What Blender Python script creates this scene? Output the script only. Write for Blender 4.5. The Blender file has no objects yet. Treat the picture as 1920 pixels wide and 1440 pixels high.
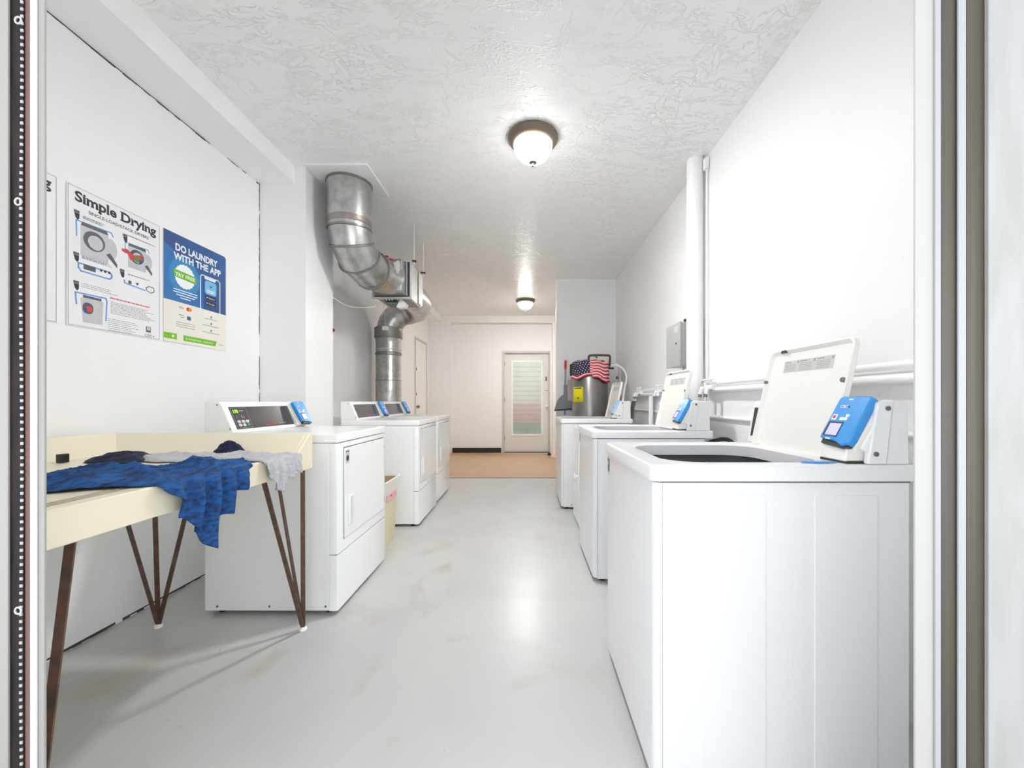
import bpy, bmesh, math, random
from math import sin, cos, pi, radians as R
from mathutils import Vector as V, Matrix
random.seed(7)
C = bpy.context.scene.collection
sc = bpy.context.scene

# ------------------------------------------------------------------ camera, world, exposure
F, CX, CY, H = 750.0, 985.0, 752.0, 1.07          # focal length in px of a 1920 wide frame, vanishing point, eye height
cd = bpy.data.cameras.new('camera'); cam = bpy.data.objects.new('camera', cd); C.objects.link(cam)
cam.location = (0, 0, H); cam.rotation_euler = (R(90), 0, 0)
cd.sensor_width = 36; cd.lens = 36 * F / 1920
cd.shift_x = -(CX - 960) / 1920; cd.shift_y = (CY - 720) / 1920
cd.clip_start = 0.05
sc.camera = cam
w = bpy.data.worlds.new('world'); sc.world = w; w.use_nodes = True
WORLD = 1.75
w.node_tree.nodes['Background'].inputs[0].default_value = (0.93, 0.97, 1.0, 1)
w.node_tree.nodes['Background'].inputs[1].default_value = WORLD
nt = w.node_tree; tcw = nt.nodes.new('ShaderNodeTexCoord'); sxw = nt.nodes.new('ShaderNodeSeparateXYZ'); ab = nt.nodes.new('ShaderNodeMath'); ab.operation = 'ABSOLUTE'
mrw = nt.nodes.new('ShaderNodeMapRange'); mrw.inputs['From Min'].default_value = .05; mrw.inputs['From Max'].default_value = .6
mrw.inputs['To Min'].default_value = WORLD * 1.35; mrw.inputs['To Max'].default_value = WORLD * .65      # hazy sky, brightest at the horizon
nt.links.new(tcw.outputs['Generated'], sxw.inputs[0]); nt.links.new(sxw.outputs['Z'], ab.inputs[0]); nt.links.new(ab.outputs[0], mrw.inputs['Value'])
nt.links.new(mrw.outputs[0], nt.nodes['Background'].inputs[1])
pl = bpy.data.lights.new('doorway_portal', 'AREA'); pl.shape = 'RECTANGLE'; pl.size = 1.62; pl.size_y = 2.1
pl.cycles.is_portal = True
po = bpy.data.objects.new('doorway_portal', pl); C.objects.link(po)
po.location = (-.08, .66, 1.05); po.rotation_euler = (R(90), 0, 0)
sc.view_settings.view_transform = 'Standard'; sc.view_settings.look = 'None'
sc.view_settings.gamma = 1; sc.view_settings.use_curve_mapping = False
sc.view_settings.exposure = 0.66
sc.cycles.max_bounces = 14; sc.cycles.diffuse_bounces = 10; sc.cycles.glossy_bounces = 5
sc.cycles.transmission_bounces = 8; sc.cycles.sample_clamp_indirect = 10
sc.cycles.caustics_reflective = False; sc.cycles.caustics_refractive = False
LAMP = 470.0
CEILB = 0.62

def P(x, y, Y):                                   # the point at distance Y seen at pixel x, y
    return V(((x - CX) * Y / F, Y, H + (CY - y) * Y / F))

# ------------------------------------------------------------------ materials
def lin(c):
    return tuple(((v / 255) / 12.92 if v / 255 <= .04045 else ((v / 255 + .055) / 1.055) ** 2.4) for v in c) + (1,)
def mat(name, col, rough=.5, metal=0, var=.0, vscale=6, bump=0, bscale=40, coat=0, spec=.5, stretch=(1, 1, 1), col2=None, emit=0, dist=.01, distort=0, detail=4):
    m = bpy.data.materials.new(name); m.use_nodes = True
    nt = m.node_tree; b = nt.nodes['Principled BSDF']
    c = lin(col)
    b.inputs['Base Color'].default_value = c; b.inputs['Roughness'].default_value = rough
    b.inputs['Metallic'].default_value = metal; b.inputs['Coat Weight'].default_value = coat
    b.inputs['Specular IOR Level'].default_value = spec
    tc = nt.nodes.new('ShaderNodeTexCoord'); mp = nt.nodes.new('ShaderNodeMapping')
    mp.inputs['Scale'].default_value = stretch
    nt.links.new(tc.outputs['Object'], mp.inputs['Vector'])
    if var or col2:
        n = nt.nodes.new('ShaderNodeTexNoise'); n.inputs['Scale'].default_value = vscale
        n.inputs['Detail'].default_value = detail; n.inputs['Distortion'].default_value = distort
        nt.links.new(mp.outputs[0], n.inputs['Vector'])
        r = nt.nodes.new('ShaderNodeValToRGB')
        r.color_ramp.elements[0].position = .35; r.color_ramp.elements[1].position = .65
        if col2: r.color_ramp.elements[0].color = lin(col2)
        else: r.color_ramp.elements[0].color = tuple(v * (1 - var) for v in c[:3]) + (1,)
        r.color_ramp.elements[1].color = c
        nt.links.new(n.outputs['Fac'], r.inputs[0]); nt.links.new(r.outputs[0], b.inputs['Base Color'])
    if bump:
        n2 = nt.nodes.new('ShaderNodeTexNoise'); n2.inputs['Scale'].default_value = bscale; n2.inputs['Detail'].default_value = 5
        nt.links.new(mp.outputs[0], n2.inputs['Vector'])
        bp = nt.nodes.new('ShaderNodeBump'); bp.inputs['Strength'].default_value = bump; bp.inputs['Distance'].default_value = dist
        nt.links.new(n2.outputs['Fac'], bp.inputs['Height']); nt.links.new(bp.outputs[0], b.inputs['Normal'])
    if emit:
        b.inputs['Emission Color'].default_value = c; b.inputs['Emission Strength'].default_value = emit
    return m

WALL = mat('white_wall_paint', (241, 241, 241), .55, spec=.3, var=.02, vscale=1.2, bump=.25, bscale=5, dist=.02)
TRIMW = mat('white_trim_paint', (245, 245, 245), .45, var=.015, vscale=3, bump=.1, bscale=20)
OUTB = mat('bright_white_frame', (232, 234, 236), .4, var=.02)
OUTW = mat('greyed_white_frame', (174, 174, 178), .45, var=.04, vscale=5, stretch=(1, 1, .3))  # white frame paint greyed in colour to offset the strong doorway daylight
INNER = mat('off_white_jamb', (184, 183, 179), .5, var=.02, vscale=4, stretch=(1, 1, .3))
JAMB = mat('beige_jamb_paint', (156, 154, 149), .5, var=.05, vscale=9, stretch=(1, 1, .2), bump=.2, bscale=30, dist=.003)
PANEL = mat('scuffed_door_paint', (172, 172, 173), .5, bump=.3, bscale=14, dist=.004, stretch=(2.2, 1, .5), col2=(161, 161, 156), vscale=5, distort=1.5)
ENAMEL = mat('white_enamel', (245, 246, 246), .25, var=.012, vscale=2, coat=.2)
WENAMEL = mat('cool_white_enamel', (229, 230, 232), .28, var=.012, vscale=2, coat=.15)
ENAMEL2 = mat('white_enamel_warm', (237, 235, 230), .3, var=.012, vscale=3)
PLAST = mat('white_plastic', (235, 234, 230), .4, var=.02, vscale=12)
DARKGAP = mat('dark_gap', (58, 56, 56), .7, var=.1)
RUBBER = mat('black_rubber', (35, 35, 36), .6, var=.1)
PANELBLACK = mat('smoked_console_face', (74, 68, 70), .18, var=.08, vscale=5)
KEYS = mat('pale_keys', (205, 203, 200), .5, var=.03)
KEYG = mat('green_key', (45, 135, 100), .5, var=.03)
LINEG = mat('grey_print', (150, 150, 152), .5, var=.05)
LEDG = mat('green_digits', (140, 255, 40), .5, emit=.6)
BLUE = mat('blue_plastic', (62, 150, 218), .3, var=.05, vscale=12, col2=(52, 140, 212))
BLUEPALE = mat('pale_blue_plastic', (168, 205, 228), .35, var=.03)
WHITEPRINT = mat('white_print', (240, 243, 246), .5, var=.01)
SCREEN = mat('lavender_screen', (168, 166, 226), .3, emit=.45)
REDPRINT = mat('red_print', (196, 62, 48), .5, var=.04)
STICKER = mat('grey_sticker', (200, 200, 198), .5, var=.06, vscale=60)
STICKD = mat('dark_sticker_print', (82, 84, 88), .5, var=.1, vscale=80)
STEEL = mat('tub_dark_shell', (96, 98, 104), .5, .2, var=.1)
SCREW = mat('grey_screw', (128, 127, 124), .35, .6, var=.1)
GALV = mat('galvanised_sheet', (200, 200, 198), .3, .92, col2=(172, 172, 172), vscale=9, distort=1.2, bump=.08, bscale=14)
GALVD = mat('galvanised_seam', (150, 148, 142), .42, .85, var=.15, vscale=20)
GALVF = mat('foil_tape_flange', (215, 215, 212), .45, .5, var=.12, vscale=40)
STAINLESS = mat('brushed_steel_jacket', (148, 146, 143), .32, .85, var=.1, vscale=3, stretch=(6, 6, .3))
YELLOW = mat('yellow_paper', (240, 226, 20), .6, var=.02)
CREAM = mat('cream_laminate', (232, 224, 202), .38, col2=(229, 220, 195), vscale=2)
RUST = mat('rusty_brown_bar', (118, 88, 76), .55, .3, col2=(88, 70, 62), vscale=30, bump=.3, bscale=90, dist=.002)
BRONZE = mat('bronze_metal', (128, 112, 100), .4, .6, var=.1)
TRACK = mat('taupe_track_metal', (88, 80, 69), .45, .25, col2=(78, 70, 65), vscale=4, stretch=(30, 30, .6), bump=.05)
DARKCH = mat('dark_weathered_channel', (46, 34, 31), .6, .0, spec=.2, col2=(22, 20, 22), vscale=14, stretch=(6, 6, .8), bump=.4, bscale=60, dist=.002)
PINKB = mat('faded_maroon_strip', (130, 98, 96), .6, var=.12, vscale=10, stretch=(5, 5, .6))
NAVY = mat('navy_cloth', (30, 34, 62), .85, var=.25, vscale=30, bump=.3, bscale=200, dist=.002)
BLUECLOTH = mat('heather_blue_cloth', (22, 84, 150), .85, col2=(20, 44, 84), vscale=60, stretch=(1, .22, 1.6), detail=6, bump=.3, bscale=200, dist=.002)
GREYCLOTH = mat('heather_grey_cloth', (188, 188, 192), .85, col2=(172, 172, 178), vscale=60, stretch=(1, .3, 1.5), bump=.3, bscale=220, dist=.002)
DARKBIT = mat('near_black_plastic', (34, 36, 38), .4, var=.1)
BIN = mat('cream_bin_plastic', (222, 214, 180), .4, var=.05, vscale=5)
LINER = mat('clear_bin_liner', (232, 228, 220), .3, var=.06, vscale=14, bump=.6, bscale=18, dist=.01)
BININ = mat('soiled_bin_inside', (188, 164, 128), .6, var=.2, vscale=8)
PINK = mat('pink_label', (232, 176, 184), .5, var=.05)
REDM = mat('red_plastic', (216, 48, 40), .4, var=.05)
GREYPL = mat('grey_dustpan_plastic', (132, 134, 140), .4, var=.06)
GREYPOLE = mat('grey_pole', (160, 156, 166), .35, .3, var=.05)
BRISTLE = mat('pinkish_bristles', (208, 188, 182), .8, var=.2, vscale=40, stretch=(8, 8, 1))
BROWNINS = mat('brown_pipe_sleeve', (98, 76, 58), .6, var=.12)
FNAVY = mat('flag_navy', (44, 38, 68), .8, var=.1)
FRED = mat('flag_red', (205, 48, 66), .8, var=.08)
FPINK = mat('flag_white_stripe', (246, 214, 214), .8, var=.04)
GREYBOX = mat('grey_box_paint', (176, 178, 176), .4, .1, var=.04)
VALVE = mat('painted_white_valve', (238, 238, 238), .4, var=.03)
BRAID = mat('braided_steel_hose', (112, 112, 118), .35, .6, var=.4, vscale=160)
BRAIDTOP = mat('white_hose_sleeve', (220, 222, 224), .35, .2, var=.1)
CEILC = mat('joint_crack', (78, 76, 74), .9, var=.3, vscale=30)
LOUVERFR = mat('louver_frame', (205, 203, 198), .45, var=.05)
PAPER = mat('poster_paper', (236, 236, 238), .35, var=.01)
INK = mat('navy_black_ink', (38, 40, 58), .5, var=.04)
INKG = mat('grey_ink', (128, 128, 136), .5, var=.04)
INKR = mat('red_ink', (206, 70, 76), .5, var=.04)
PBLUE = mat('picture_blue', (102, 160, 224), .5, var=.06)
PGREY = mat('picture_grey', (196, 198, 202), .5, var=.08, vscale=30)
PDARK = mat('picture_dark', (92, 94, 102), .5, var=.15, vscale=30)
PGREEN = mat('picture_green', (96, 140, 66), .5, var=.1)
PNAVY = mat('poster_navy', (56, 76, 132), .4, col2=(46, 92, 150), vscale=3)
PMID = mat('poster_mid_blue', (52, 118, 180), .4, col2=(44, 106, 168), vscale=4)
PLIGHT = mat('poster_light_blue', (62, 136, 192), .4, var=.04)
PSKY = mat('poster_sky_blue', (122, 188, 230), .4, var=.05)
PLIME = mat('poster_lime', (120, 186, 46), .4, var=.04)
PCREAM = mat('poster_cream', (236, 231, 222), .4, var=.01)
ORANGE = mat('orange_ink', (234, 150, 40), .5, var=.03)

def floor_mat():
    m = mat('painted_grey_concrete', (197, 197, 195), .3, col2=(189, 189, 190), vscale=1.1, distort=1.0, bump=.12, bscale=7, dist=.01)
    nt = m.node_tree; b = nt.nodes['Principled BSDF']; src = b.inputs['Base Color'].links[0].from_socket
    tc = [n for n in nt.nodes if n.type == 'TEX_COORD'][0]
    n = nt.nodes.new('ShaderNodeTexNoise'); n.inputs['Scale'].default_value = 34; n.inputs['Detail'].default_value = 3
    n2 = nt.nodes.new('ShaderNodeTexNoise'); n2.inputs['Scale'].default_value = 1.3; n2.inputs['Detail'].default_value = 6; n2.inputs['Distortion'].default_value = 2
    for q in (n, n2): nt.links.new(tc.outputs['Object'], q.inputs['Vector'])
    r = nt.nodes.new('ShaderNodeValToRGB'); r.color_ramp.elements[0].position = .735; r.color_ramp.elements[1].position = .80
    nt.links.new(n.outputs['Fac'], r.inputs[0])
    r2 = nt.nodes.new('ShaderNodeValToRGB'); r2.color_ramp.elements[0].position = .58; r2.color_ramp.elements[1].position = .75
    nt.links.new(n2.outputs['Fac'], r2.inputs[0])
    a = nt.nodes.new('ShaderNodeMix'); a.data_type = 'RGBA'; a.inputs['B'].default_value = lin((180, 175, 165))
    nt.links.new(r2.outputs[0], a.inputs['Factor']); nt.links.new(src, a.inputs['A'])
    c = nt.nodes.new('ShaderNodeMix'); c.data_type = 'RGBA'; c.inputs['B'].default_value = lin((140, 132, 124))
    nt.links.new(r.outputs[0], c.inputs['Factor']); nt.links.new(a.outputs['Result'], c.inputs['A'])
    nt.links.new(c.outputs['Result'], b.inputs['Base Color'])
    return m
def ceiling_mat():
    m = mat('knockdown_ceiling', (248, 248, 248), .32, var=.006)
    nt = m.node_tree; b = nt.nodes['Principled BSDF']; tc = [n for n in nt.nodes if n.type == 'TEX_COORD'][0]
    def ridge(scale, st, width, distort, seed):          # thin raised strokes of the trowelled texture
        mp = nt.nodes.new('ShaderNodeMapping'); mp.inputs['Scale'].default_value = st; mp.inputs['Location'].default_value = (seed, seed * 2, 0)
        nt.links.new(tc.outputs['Object'], mp.inputs['Vector'])
        n = nt.nodes.new('ShaderNodeTexNoise'); n.inputs['Scale'].default_value = scale; n.inputs['Detail'].default_value = 3; n.inputs['Distortion'].default_value = distort
        nt.links.new(mp.outputs[0], n.inputs['Vector'])
        s1 = nt.nodes.new('ShaderNodeMath'); s1.operation = 'SUBTRACT'; s1.inputs[1].default_value = .5; nt.links.new(n.outputs['Fac'], s1.inputs[0])
        s2 = nt.nodes.new('ShaderNodeMath'); s2.operation = 'ABSOLUTE'; nt.links.new(s1.outputs[0], s2.inputs[0])
        mr = nt.nodes.new('ShaderNodeMapRange'); mr.interpolation_type = 'SMOOTHSTEP'
        mr.inputs['From Min'].default_value = 0; mr.inputs['From Max'].default_value = width; mr.inputs['To Min'].default_value = 1; mr.inputs['To Max'].default_value = 0
        nt.links.new(s2.outputs[0], mr.inputs['Value'])
        k = nt.nodes.new('ShaderNodeTexNoise'); k.inputs['Scale'].default_value = scale * .55; k.inputs['Detail'].default_value = 3; nt.links.new(mp.outputs[0], k.inputs['Vector'])
        kr = nt.nodes.new('ShaderNodeMapRange'); kr.interpolation_type = 'SMOOTHSTEP'; kr.inputs['From Min'].default_value = .47; kr.inputs['From Max'].default_value = .58
        nt.links.new(k.outputs['Fac'], kr.inputs['Value'])
        mu = nt.nodes.new('ShaderNodeMath'); mu.operation = 'MULTIPLY'; nt.links.new(mr.outputs[0], mu.inputs[0]); nt.links.new(kr.outputs[0], mu.inputs[1])
        return mu.outputs[0]
    r1, r2, r3 = ridge(9, (.7, 1.5, 1), .035, 1.2, 3.1), ridge(17, (.6, 1.4, 1), .05, 1.6, 8.7), ridge(6, (1.4, .8, 1), .02, 1.0, 5.3)
    a1 = nt.nodes.new('ShaderNodeMath'); a1.operation = 'MAXIMUM'; nt.links.new(r1, a1.inputs[0]); nt.links.new(r2, a1.inputs[1])
    a2 = nt.nodes.new('ShaderNodeMath'); a2.operation = 'MAXIMUM'; nt.links.new(a1.outputs[0], a2.inputs[0]); nt.links.new(r3, a2.inputs[1])
    bp = nt.nodes.new('ShaderNodeBump'); bp.inputs['Strength'].default_value = CEILB; bp.inputs['Distance'].default_value = .006
    nt.links.new(a2.outputs[0], bp.inputs['Height']); nt.links.new(bp.outputs[0], b.inputs['Normal'])
    return m
def tan_floor():
    m = mat('tan_vinyl', (190, 156, 118), .3, col2=(180, 147, 110), vscale=2.5, distort=.5, bump=.1, bscale=30, dist=.003)
    return m
def glass_mat(name, col, rough):
    m = bpy.data.materials.new(name); m.use_nodes = True; nt = m.node_tree
    b = nt.nodes['Principled BSDF']; b.inputs['Base Color'].default_value = lin(col)
    b.inputs['Transmission Weight'].default_value = .8; b.inputs['Roughness'].default_value = rough; b.inputs['IOR'].default_value = 1.2
    n = nt.nodes.new('ShaderNodeTexNoise'); n.inputs['Scale'].default_value = 30
    bp = nt.nodes.new('ShaderNodeBump'); bp.inputs['Strength'].default_value = .1
    nt.links.new(n.outputs['Fac'], bp.inputs['Height']); nt.links.new(bp.outputs[0], b.inputs['Normal'])
    return m
def dome_mat():
    m = bpy.data.materials.new('alabaster_lamp_glass'); m.use_nodes = True; nt = m.node_tree
    b = nt.nodes['Principled BSDF']; b.inputs['Base Color'].default_value = lin((240, 238, 232)); b.inputs['Roughness'].default_value = .2
    n = nt.nodes.new('ShaderNodeTexNoise'); n.inputs['Scale'].default_value = 12; n.inputs['Detail'].default_value = 3
    r = nt.nodes.new('ShaderNodeMapRange'); r.inputs['To Min'].default_value = .9; r.inputs['To Max'].default_value = 1.1
    nt.links.new(n.outputs['Fac'], r.inputs['Value'])
    # frosted dome: the bulbs hang low, so the bottom of the glass glows most and the band under the rim least
    tc = nt.nodes.new('ShaderNodeTexCoord'); sx = nt.nodes.new('ShaderNodeSeparateXYZ'); nt.links.new(tc.outputs['Object'], sx.inputs[0])
    g = nt.nodes.new('ShaderNodeMapRange'); g.inputs['From Min'].default_value = -.130; g.inputs['From Max'].default_value = -.157
    g.inputs['To Min'].default_value = 8.0; g.inputs['To Max'].default_value = LAMP; nt.links.new(sx.outputs['Z'], g.inputs['Value'])
    mu = nt.nodes.new('ShaderNodeMath'); mu.operation = 'MULTIPLY'; nt.links.new(r.outputs[0], mu.inputs[0]); nt.links.new(g.outputs[0], mu.inputs[1])
    b.inputs['Emission Color'].default_value = (1.0, .985, .965, 1)
    nt.links.new(mu.outputs[0], b.inputs['Emission Strength'])
    return m
FLOORM, CEILM, TANM, DOME = floor_mat(), ceiling_mat(), tan_floor(), dome_mat()
GLASSL = glass_mat('rippled_louver_glass', (236, 240, 236), .16)

# ------------------------------------------------------------------ mesh helpers
class MB:
    def __init__(s, xf=None): s.v = []; s.f = []; s.mi = []; s.xf = xf; s.cur = 0
    def add(s, vs, fs):
        k = len(s.v)
        s.v += [tuple(s.xf @ V(p)) if s.xf is not None else tuple(p) for p in vs]
        s.f += [tuple(k + i for i in f) for f in fs]; s.mi += [s.cur] * len(fs)
        return s
    def box(s, x0, x1, y0, y1, z0, z1):
        vs = [(x, y, z) for z in (z0, z1) for y in (y0, y1) for x in (x0, x1)]
        return s.add(vs, [(0, 2, 3, 1), (4, 5, 7, 6), (0, 1, 5, 4), (2, 6, 7, 3), (0, 4, 6, 2), (1, 3, 7, 5)])
    def prism(s, poly, ax, lo, hi):
        n = len(poly)
        def q(p, h): return {'x': (h, p[0], p[1]), 'y': (p[0], h, p[1]), 'z': (p[0], p[1], h)}[ax]
        vs = [q(p, lo) for p in poly] + [q(p, hi) for p in poly]
        return s.add(vs, [tuple(range(n))[::-1], tuple(range(n, 2 * n))] + [(i, (i + 1) % n, n + (i + 1) % n, n + i) for i in range(n)])
    def face(s, pts): return s.add(pts, [tuple(range(len(pts)))])
    def tube(s, pts, r, n=14, cap=True, up=None):
        pts = [V(p) for p in pts]; k = len(pts); rr = r if isinstance(r, (list, tuple)) else [r] * k
        vs = []; fs = []; a = None
        for i, p in enumerate(pts):
            t = (pts[min(i + 1, k - 1)] - pts[max(i - 1, 0)]).normalized()
            if a is None:
                a = t.orthogonal().normalized() if up is None else (V(up) - t * V(up).dot(t)).normalized()
            else: a = (a - t * a.dot(t)).normalized()
            b = t.cross(a)
            for j in range(n):
                th = 2 * pi * j / n
                vs.append(p + (a * cos(th) + b * sin(th)) * rr[i])
        for i in range(k - 1):
            for j in range(n):
                fs.append((i * n + j, i * n + (j + 1) % n, (i + 1) * n + (j + 1) % n, (i + 1) * n + j))
        if cap: fs += [tuple(range(n))[::-1], tuple((k - 1) * n + j for j in range(n))]
        return s.add(vs, fs)
    def flatbar(s, p, q, wdt, th, side):
        p, q = V(p), V(q); t = (q - p).normalized(); a = (V(side) - t * V(side).dot(t)).normalized() * wdt / 2; b = t.cross(a).normalized() * th / 2
        vs = [p - a - b, p + a - b, p + a + b, p - a + b, q - a - b, q + a - b, q + a + b, q - a + b]
        return s.add(vs, [(3, 2, 1, 0), (4, 5, 6, 7), (0, 1, 5, 4), (1, 2, 6, 5), (2, 3, 7, 6), (3, 0, 4, 7)])
    def lathe(s, prof, c=(0, 0, 0), n=32, ax='z'):
        vs = []; k = len(prof)
        for r, z in prof:
            for j in range(n):
                t = 2 * pi * j / n
                p = {'z': (r * cos(t), r * sin(t), z), 'x': (z, r * cos(t), r * sin(t)), 'y': (r * cos(t), z, r * sin(t))}[ax]
                vs.append((c[0] + p[0], c[1] + p[1], c[2] + p[2]))
        fs = [(i * n + j, i * n + (j + 1) % n, (i + 1) * n + (j + 1) % n, (i + 1) * n + j) for i in range(k - 1) for j in range(n)]
        fs += [tuple(range(n))[::-1], tuple((k - 1) * n + j for j in range(n))]
        return s.add(vs, fs)
    def build(s, name, m, parent=None, bevel=0, loc=None, smooth=True, seg=2, solid=0, sharp=38):
        me = bpy.data.meshes.new(name); me.from_pydata(s.v, [], s.f)
        ms = m if isinstance(m, (list, tuple)) else [m]
        for q in ms: me.materials.append(q)
        if len(ms) > 1:
            for i, pg in enumerate(me.polygons): pg.material_index = s.mi[i]
        bm = bmesh.new(); bm.from_mesh(me); bmesh.ops.recalc_face_normals(bm, faces=bm.faces); bm.to_mesh(me); bm.free()
        if smooth:
            me.shade_smooth(); me.set_sharp_from_angle(angle=R(sharp))
        o = bpy.data.objects.new(name, me); C.objects.link(o)
        if parent is not None: o.parent = parent
        if loc is not None: o.location = loc
        if solid:
            md = o.modifiers.new('solid', 'SOLIDIFY'); md.thickness = solid; md.offset = 0
        if bevel:
            md = o.modifiers.new('bevel', 'BEVEL'); md.width = bevel; md.segments = seg; md.limit_method = 'ANGLE'; md.angle_limit = R(40)
            if smooth: md.harden_normals = False
        return o
def rrect(x0, x1, y0, y1, r, n=5):
    pts = []
    for cx, cy, a in ((x1 - r, y1 - r, 0), (x0 + r, y1 - r, 90), (x0 + r, y0 + r, 180), (x1 - r, y0 + r, 270)):
        for i in range(n + 1):
            t = R(a + 90 * i / n); pts.append((cx + r * cos(t), cy + r * sin(t)))
    return pts
def smooth_path(pts, k=6):
    pts = [V(p) for p in pts]; out = []
    for i in range(len(pts) - 1):
        p0 = pts[max(i - 1, 0)]; p1 = pts[i]; p2 = pts[i + 1]; p3 = pts[min(i + 2, len(pts) - 1)]
        for j in range(k):
            t = j / k
            out.append(.5 * ((2 * p1) + (p2 - p0) * t + (2 * p0 - 5 * p1 + 4 * p2 - p3) * t * t + (3 * p1 - p0 - 3 * p2 + p3) * t ** 3))
    return out + [pts[-1]]
def thing(name, label, cat, loc=(0, 0, 0), rz=0, group=None):
    o = bpy.data.objects.new(name, None); C.objects.link(o); o.location = loc; o.rotation_euler = (0, 0, rz)
    o.empty_display_size = .1
    return tag(o, label, cat, group)
def tag(o, label, cat, group=None):
    o['label'] = label; o['category'] = cat
    if group: o['group'] = group
    return o
def struct(o): o['kind'] = 'structure'; return o
def text(s, name, m, parent, x0, y0, h, width=None, xf=None, bold=0, depth=.0003, align='LEFT', z=0):
    cu = bpy.data.curves.new(name, 'FONT'); cu.body = s; cu.size = 1; cu.offset = bold; cu.align_x = align; cu.resolution_u = 3
    ob = bpy.data.objects.new(name, cu)
    me = bpy.data.meshes.new_from_object(ob); bpy.data.objects.remove(ob)
    xs = [v.co.x for v in me.vertices]
    k = h / .70; kx = k if width is None else width / (max(xs) - min(xs))
    ox = min(xs) if (width is not None and align == 'LEFT') else 0
    mb = MB(xf)
    mb.add([((v.co.x - ox) * kx + x0, v.co.y * k + y0, z) for v in me.vertices], [tuple(p.vertices) for p in me.polygons])
    bpy.data.meshes.remove(me)
    return mb.build(name, m, parent, smooth=False)

# ------------------------------------------------------------------ the room
XL, XR, ZC, YB, YF = -1.96, 1.285, 2.80, 8.1, .75
def sbox(name, m, *a, bevel=0): return struct(MB().box(*a).build(name, m, bevel=bevel))
sbox('floor', FLOORM, XL - .1, 3.3, -3.0, 5.57, -.1, 0)
sbox('floor', TANM, XL - .1, 3.3, 5.57, 8.45, -.1, .001)
sbox('trim_1', CEILC, XL, .44, 5.56, 5.575, 0, .003)                     # dark joint between the floors
sbox('ceiling', CEILM, XL - .1, 3.3, .70, 8.4, ZC, ZC + .1)
sbox('ceiling', TRIMW, -4.0, 4.0, -2.4, .70, 2.42, 2.52)                 # unseen roof slab, added outside the door to cut the high sky light
sbox('wall_left', WALL, XL - .1, XL, .70, 8.4, 0, ZC)
sbox('wall_right', WALL, XR, XR + .1, .70, 5.67, 0, ZC)
sbox('wall_partition', WALL, .438, 3.2, 5.67, 5.77, 0, ZC)
sbox('wall_right', WALL, 3.1, 3.2, 5.77, 8.1, 0, ZC)
# back wall with a shallow recess that holds the door
b = MB(); b.box(XL, -1.512, YB, 8.4, 0, ZC); b.box(.55, 3.2, YB, 8.4, 0, ZC); b.box(-1.512, .55, YB, 8.4, 2.66, ZC)
b.box(-1.512, -.44, 8.3, 8.4, 0, 2.66); b.box(-.44, .49, 8.3, 8.4, 2.10, 2.66); b.box(.49, .55, 8.3, 8.4, 0, 2.66)
struct(b.build('wall_back', WALL))
sbox('baseboard_back', RUBBER, -1.51, -.50, 8.285, 8.3, 0, .10)
b = MB().box(XL, -1.70, .75, 8.1, 2.67, ZC); struct(b.build('trim_2', TRIMW))                # boxed beam along the left wall
sbox('wall_pier', TRIMW, XL, -1.62, 2.95, 3.37, 0, ZC)
# front wall with the doorway the picture is taken through
b = MB(); b.box(XL - .1, -1.0, YF + .001, .79, 0, ZC); b.box(.80, XR + .1, YF + .001, .79, 0, ZC); b.box(-1.0, .80, YF + .001, .79, 2.15, ZC)
struct(b.build('wall_front', WALL))
# cracks in the joints
def crack(name, pts, wd, gaps=()):
    b = MB(); rnd = random.Random(3)
    n = 60; p, q = V(pts[0]), V(pts[1]); d = (q - p)
    side = V((0, 0, 1)) if abs(d.y) > abs(d.z) else V((0, 1, 0))
    for i in range(n):
        t0, t1 = i / n, (i + 1) / n
        if any(g0 < t0 < g1 for g0, g1 in gaps) or rnd.random() < (.06 if wd < .012 else .015): continue
        w0 = wd * (.35 + .65 * rnd.random())
        a, c = p + d * t0, p + d * t1
        o = V((.0015, 0, 0))
        vs = [a, a - side * w0, c - side * w0, c]; b.add([x for x in vs] + [x + o for x in vs], [(0, 1, 2, 3), (7, 6, 5, 4), (0, 4, 5, 1), (1, 5, 6, 2), (2, 6, 7, 3), (3, 7, 4, 0)])
    return struct(b.build(name, CEILC, smooth=False))
crack('trim_3', ((XL, .8, 2.669), (XL, 2.95, 2.669)), .0075, gaps=((.30, .36), (.78, .84), (.93, .97)))
crack('trim_4', ((XL, 2.948, 1.05), (XL, 2.948, 2.66)), .006, gaps=((.2, .3),))
crack('trim_5', ((XL, .8, .014), (XL, 2.95, .014)), .014, gaps=((.5, .53),))

# doorway frame, right: inner wall edge, two fins and two taupe channels, then the scuffed panel
def fr(name, m, xa, xb, Ya, Yb, bevel=.0015):          # vertical bar from pixel column xa to xb at distance Ya, back to Yb
    # the edge that faces the opening is set at the bar's back, so its inner side stays inside the strip
    X0, X1 = (xa - CX) * (Ya if xa < CX else Yb) / F, (xb - CX) * (Yb if xa < CX else Ya) / F
    return struct(MB().box(X0, X1, Ya, Yb, 0, 2.15).build(name, m, bevel=bevel))
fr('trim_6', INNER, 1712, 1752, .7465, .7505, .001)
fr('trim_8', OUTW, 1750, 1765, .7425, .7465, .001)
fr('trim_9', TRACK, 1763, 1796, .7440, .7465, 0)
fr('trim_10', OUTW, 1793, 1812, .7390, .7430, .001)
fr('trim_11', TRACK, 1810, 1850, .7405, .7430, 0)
fr('trim_12', PANEL, 1845, 2350, .7330, .7405, .001)
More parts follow.
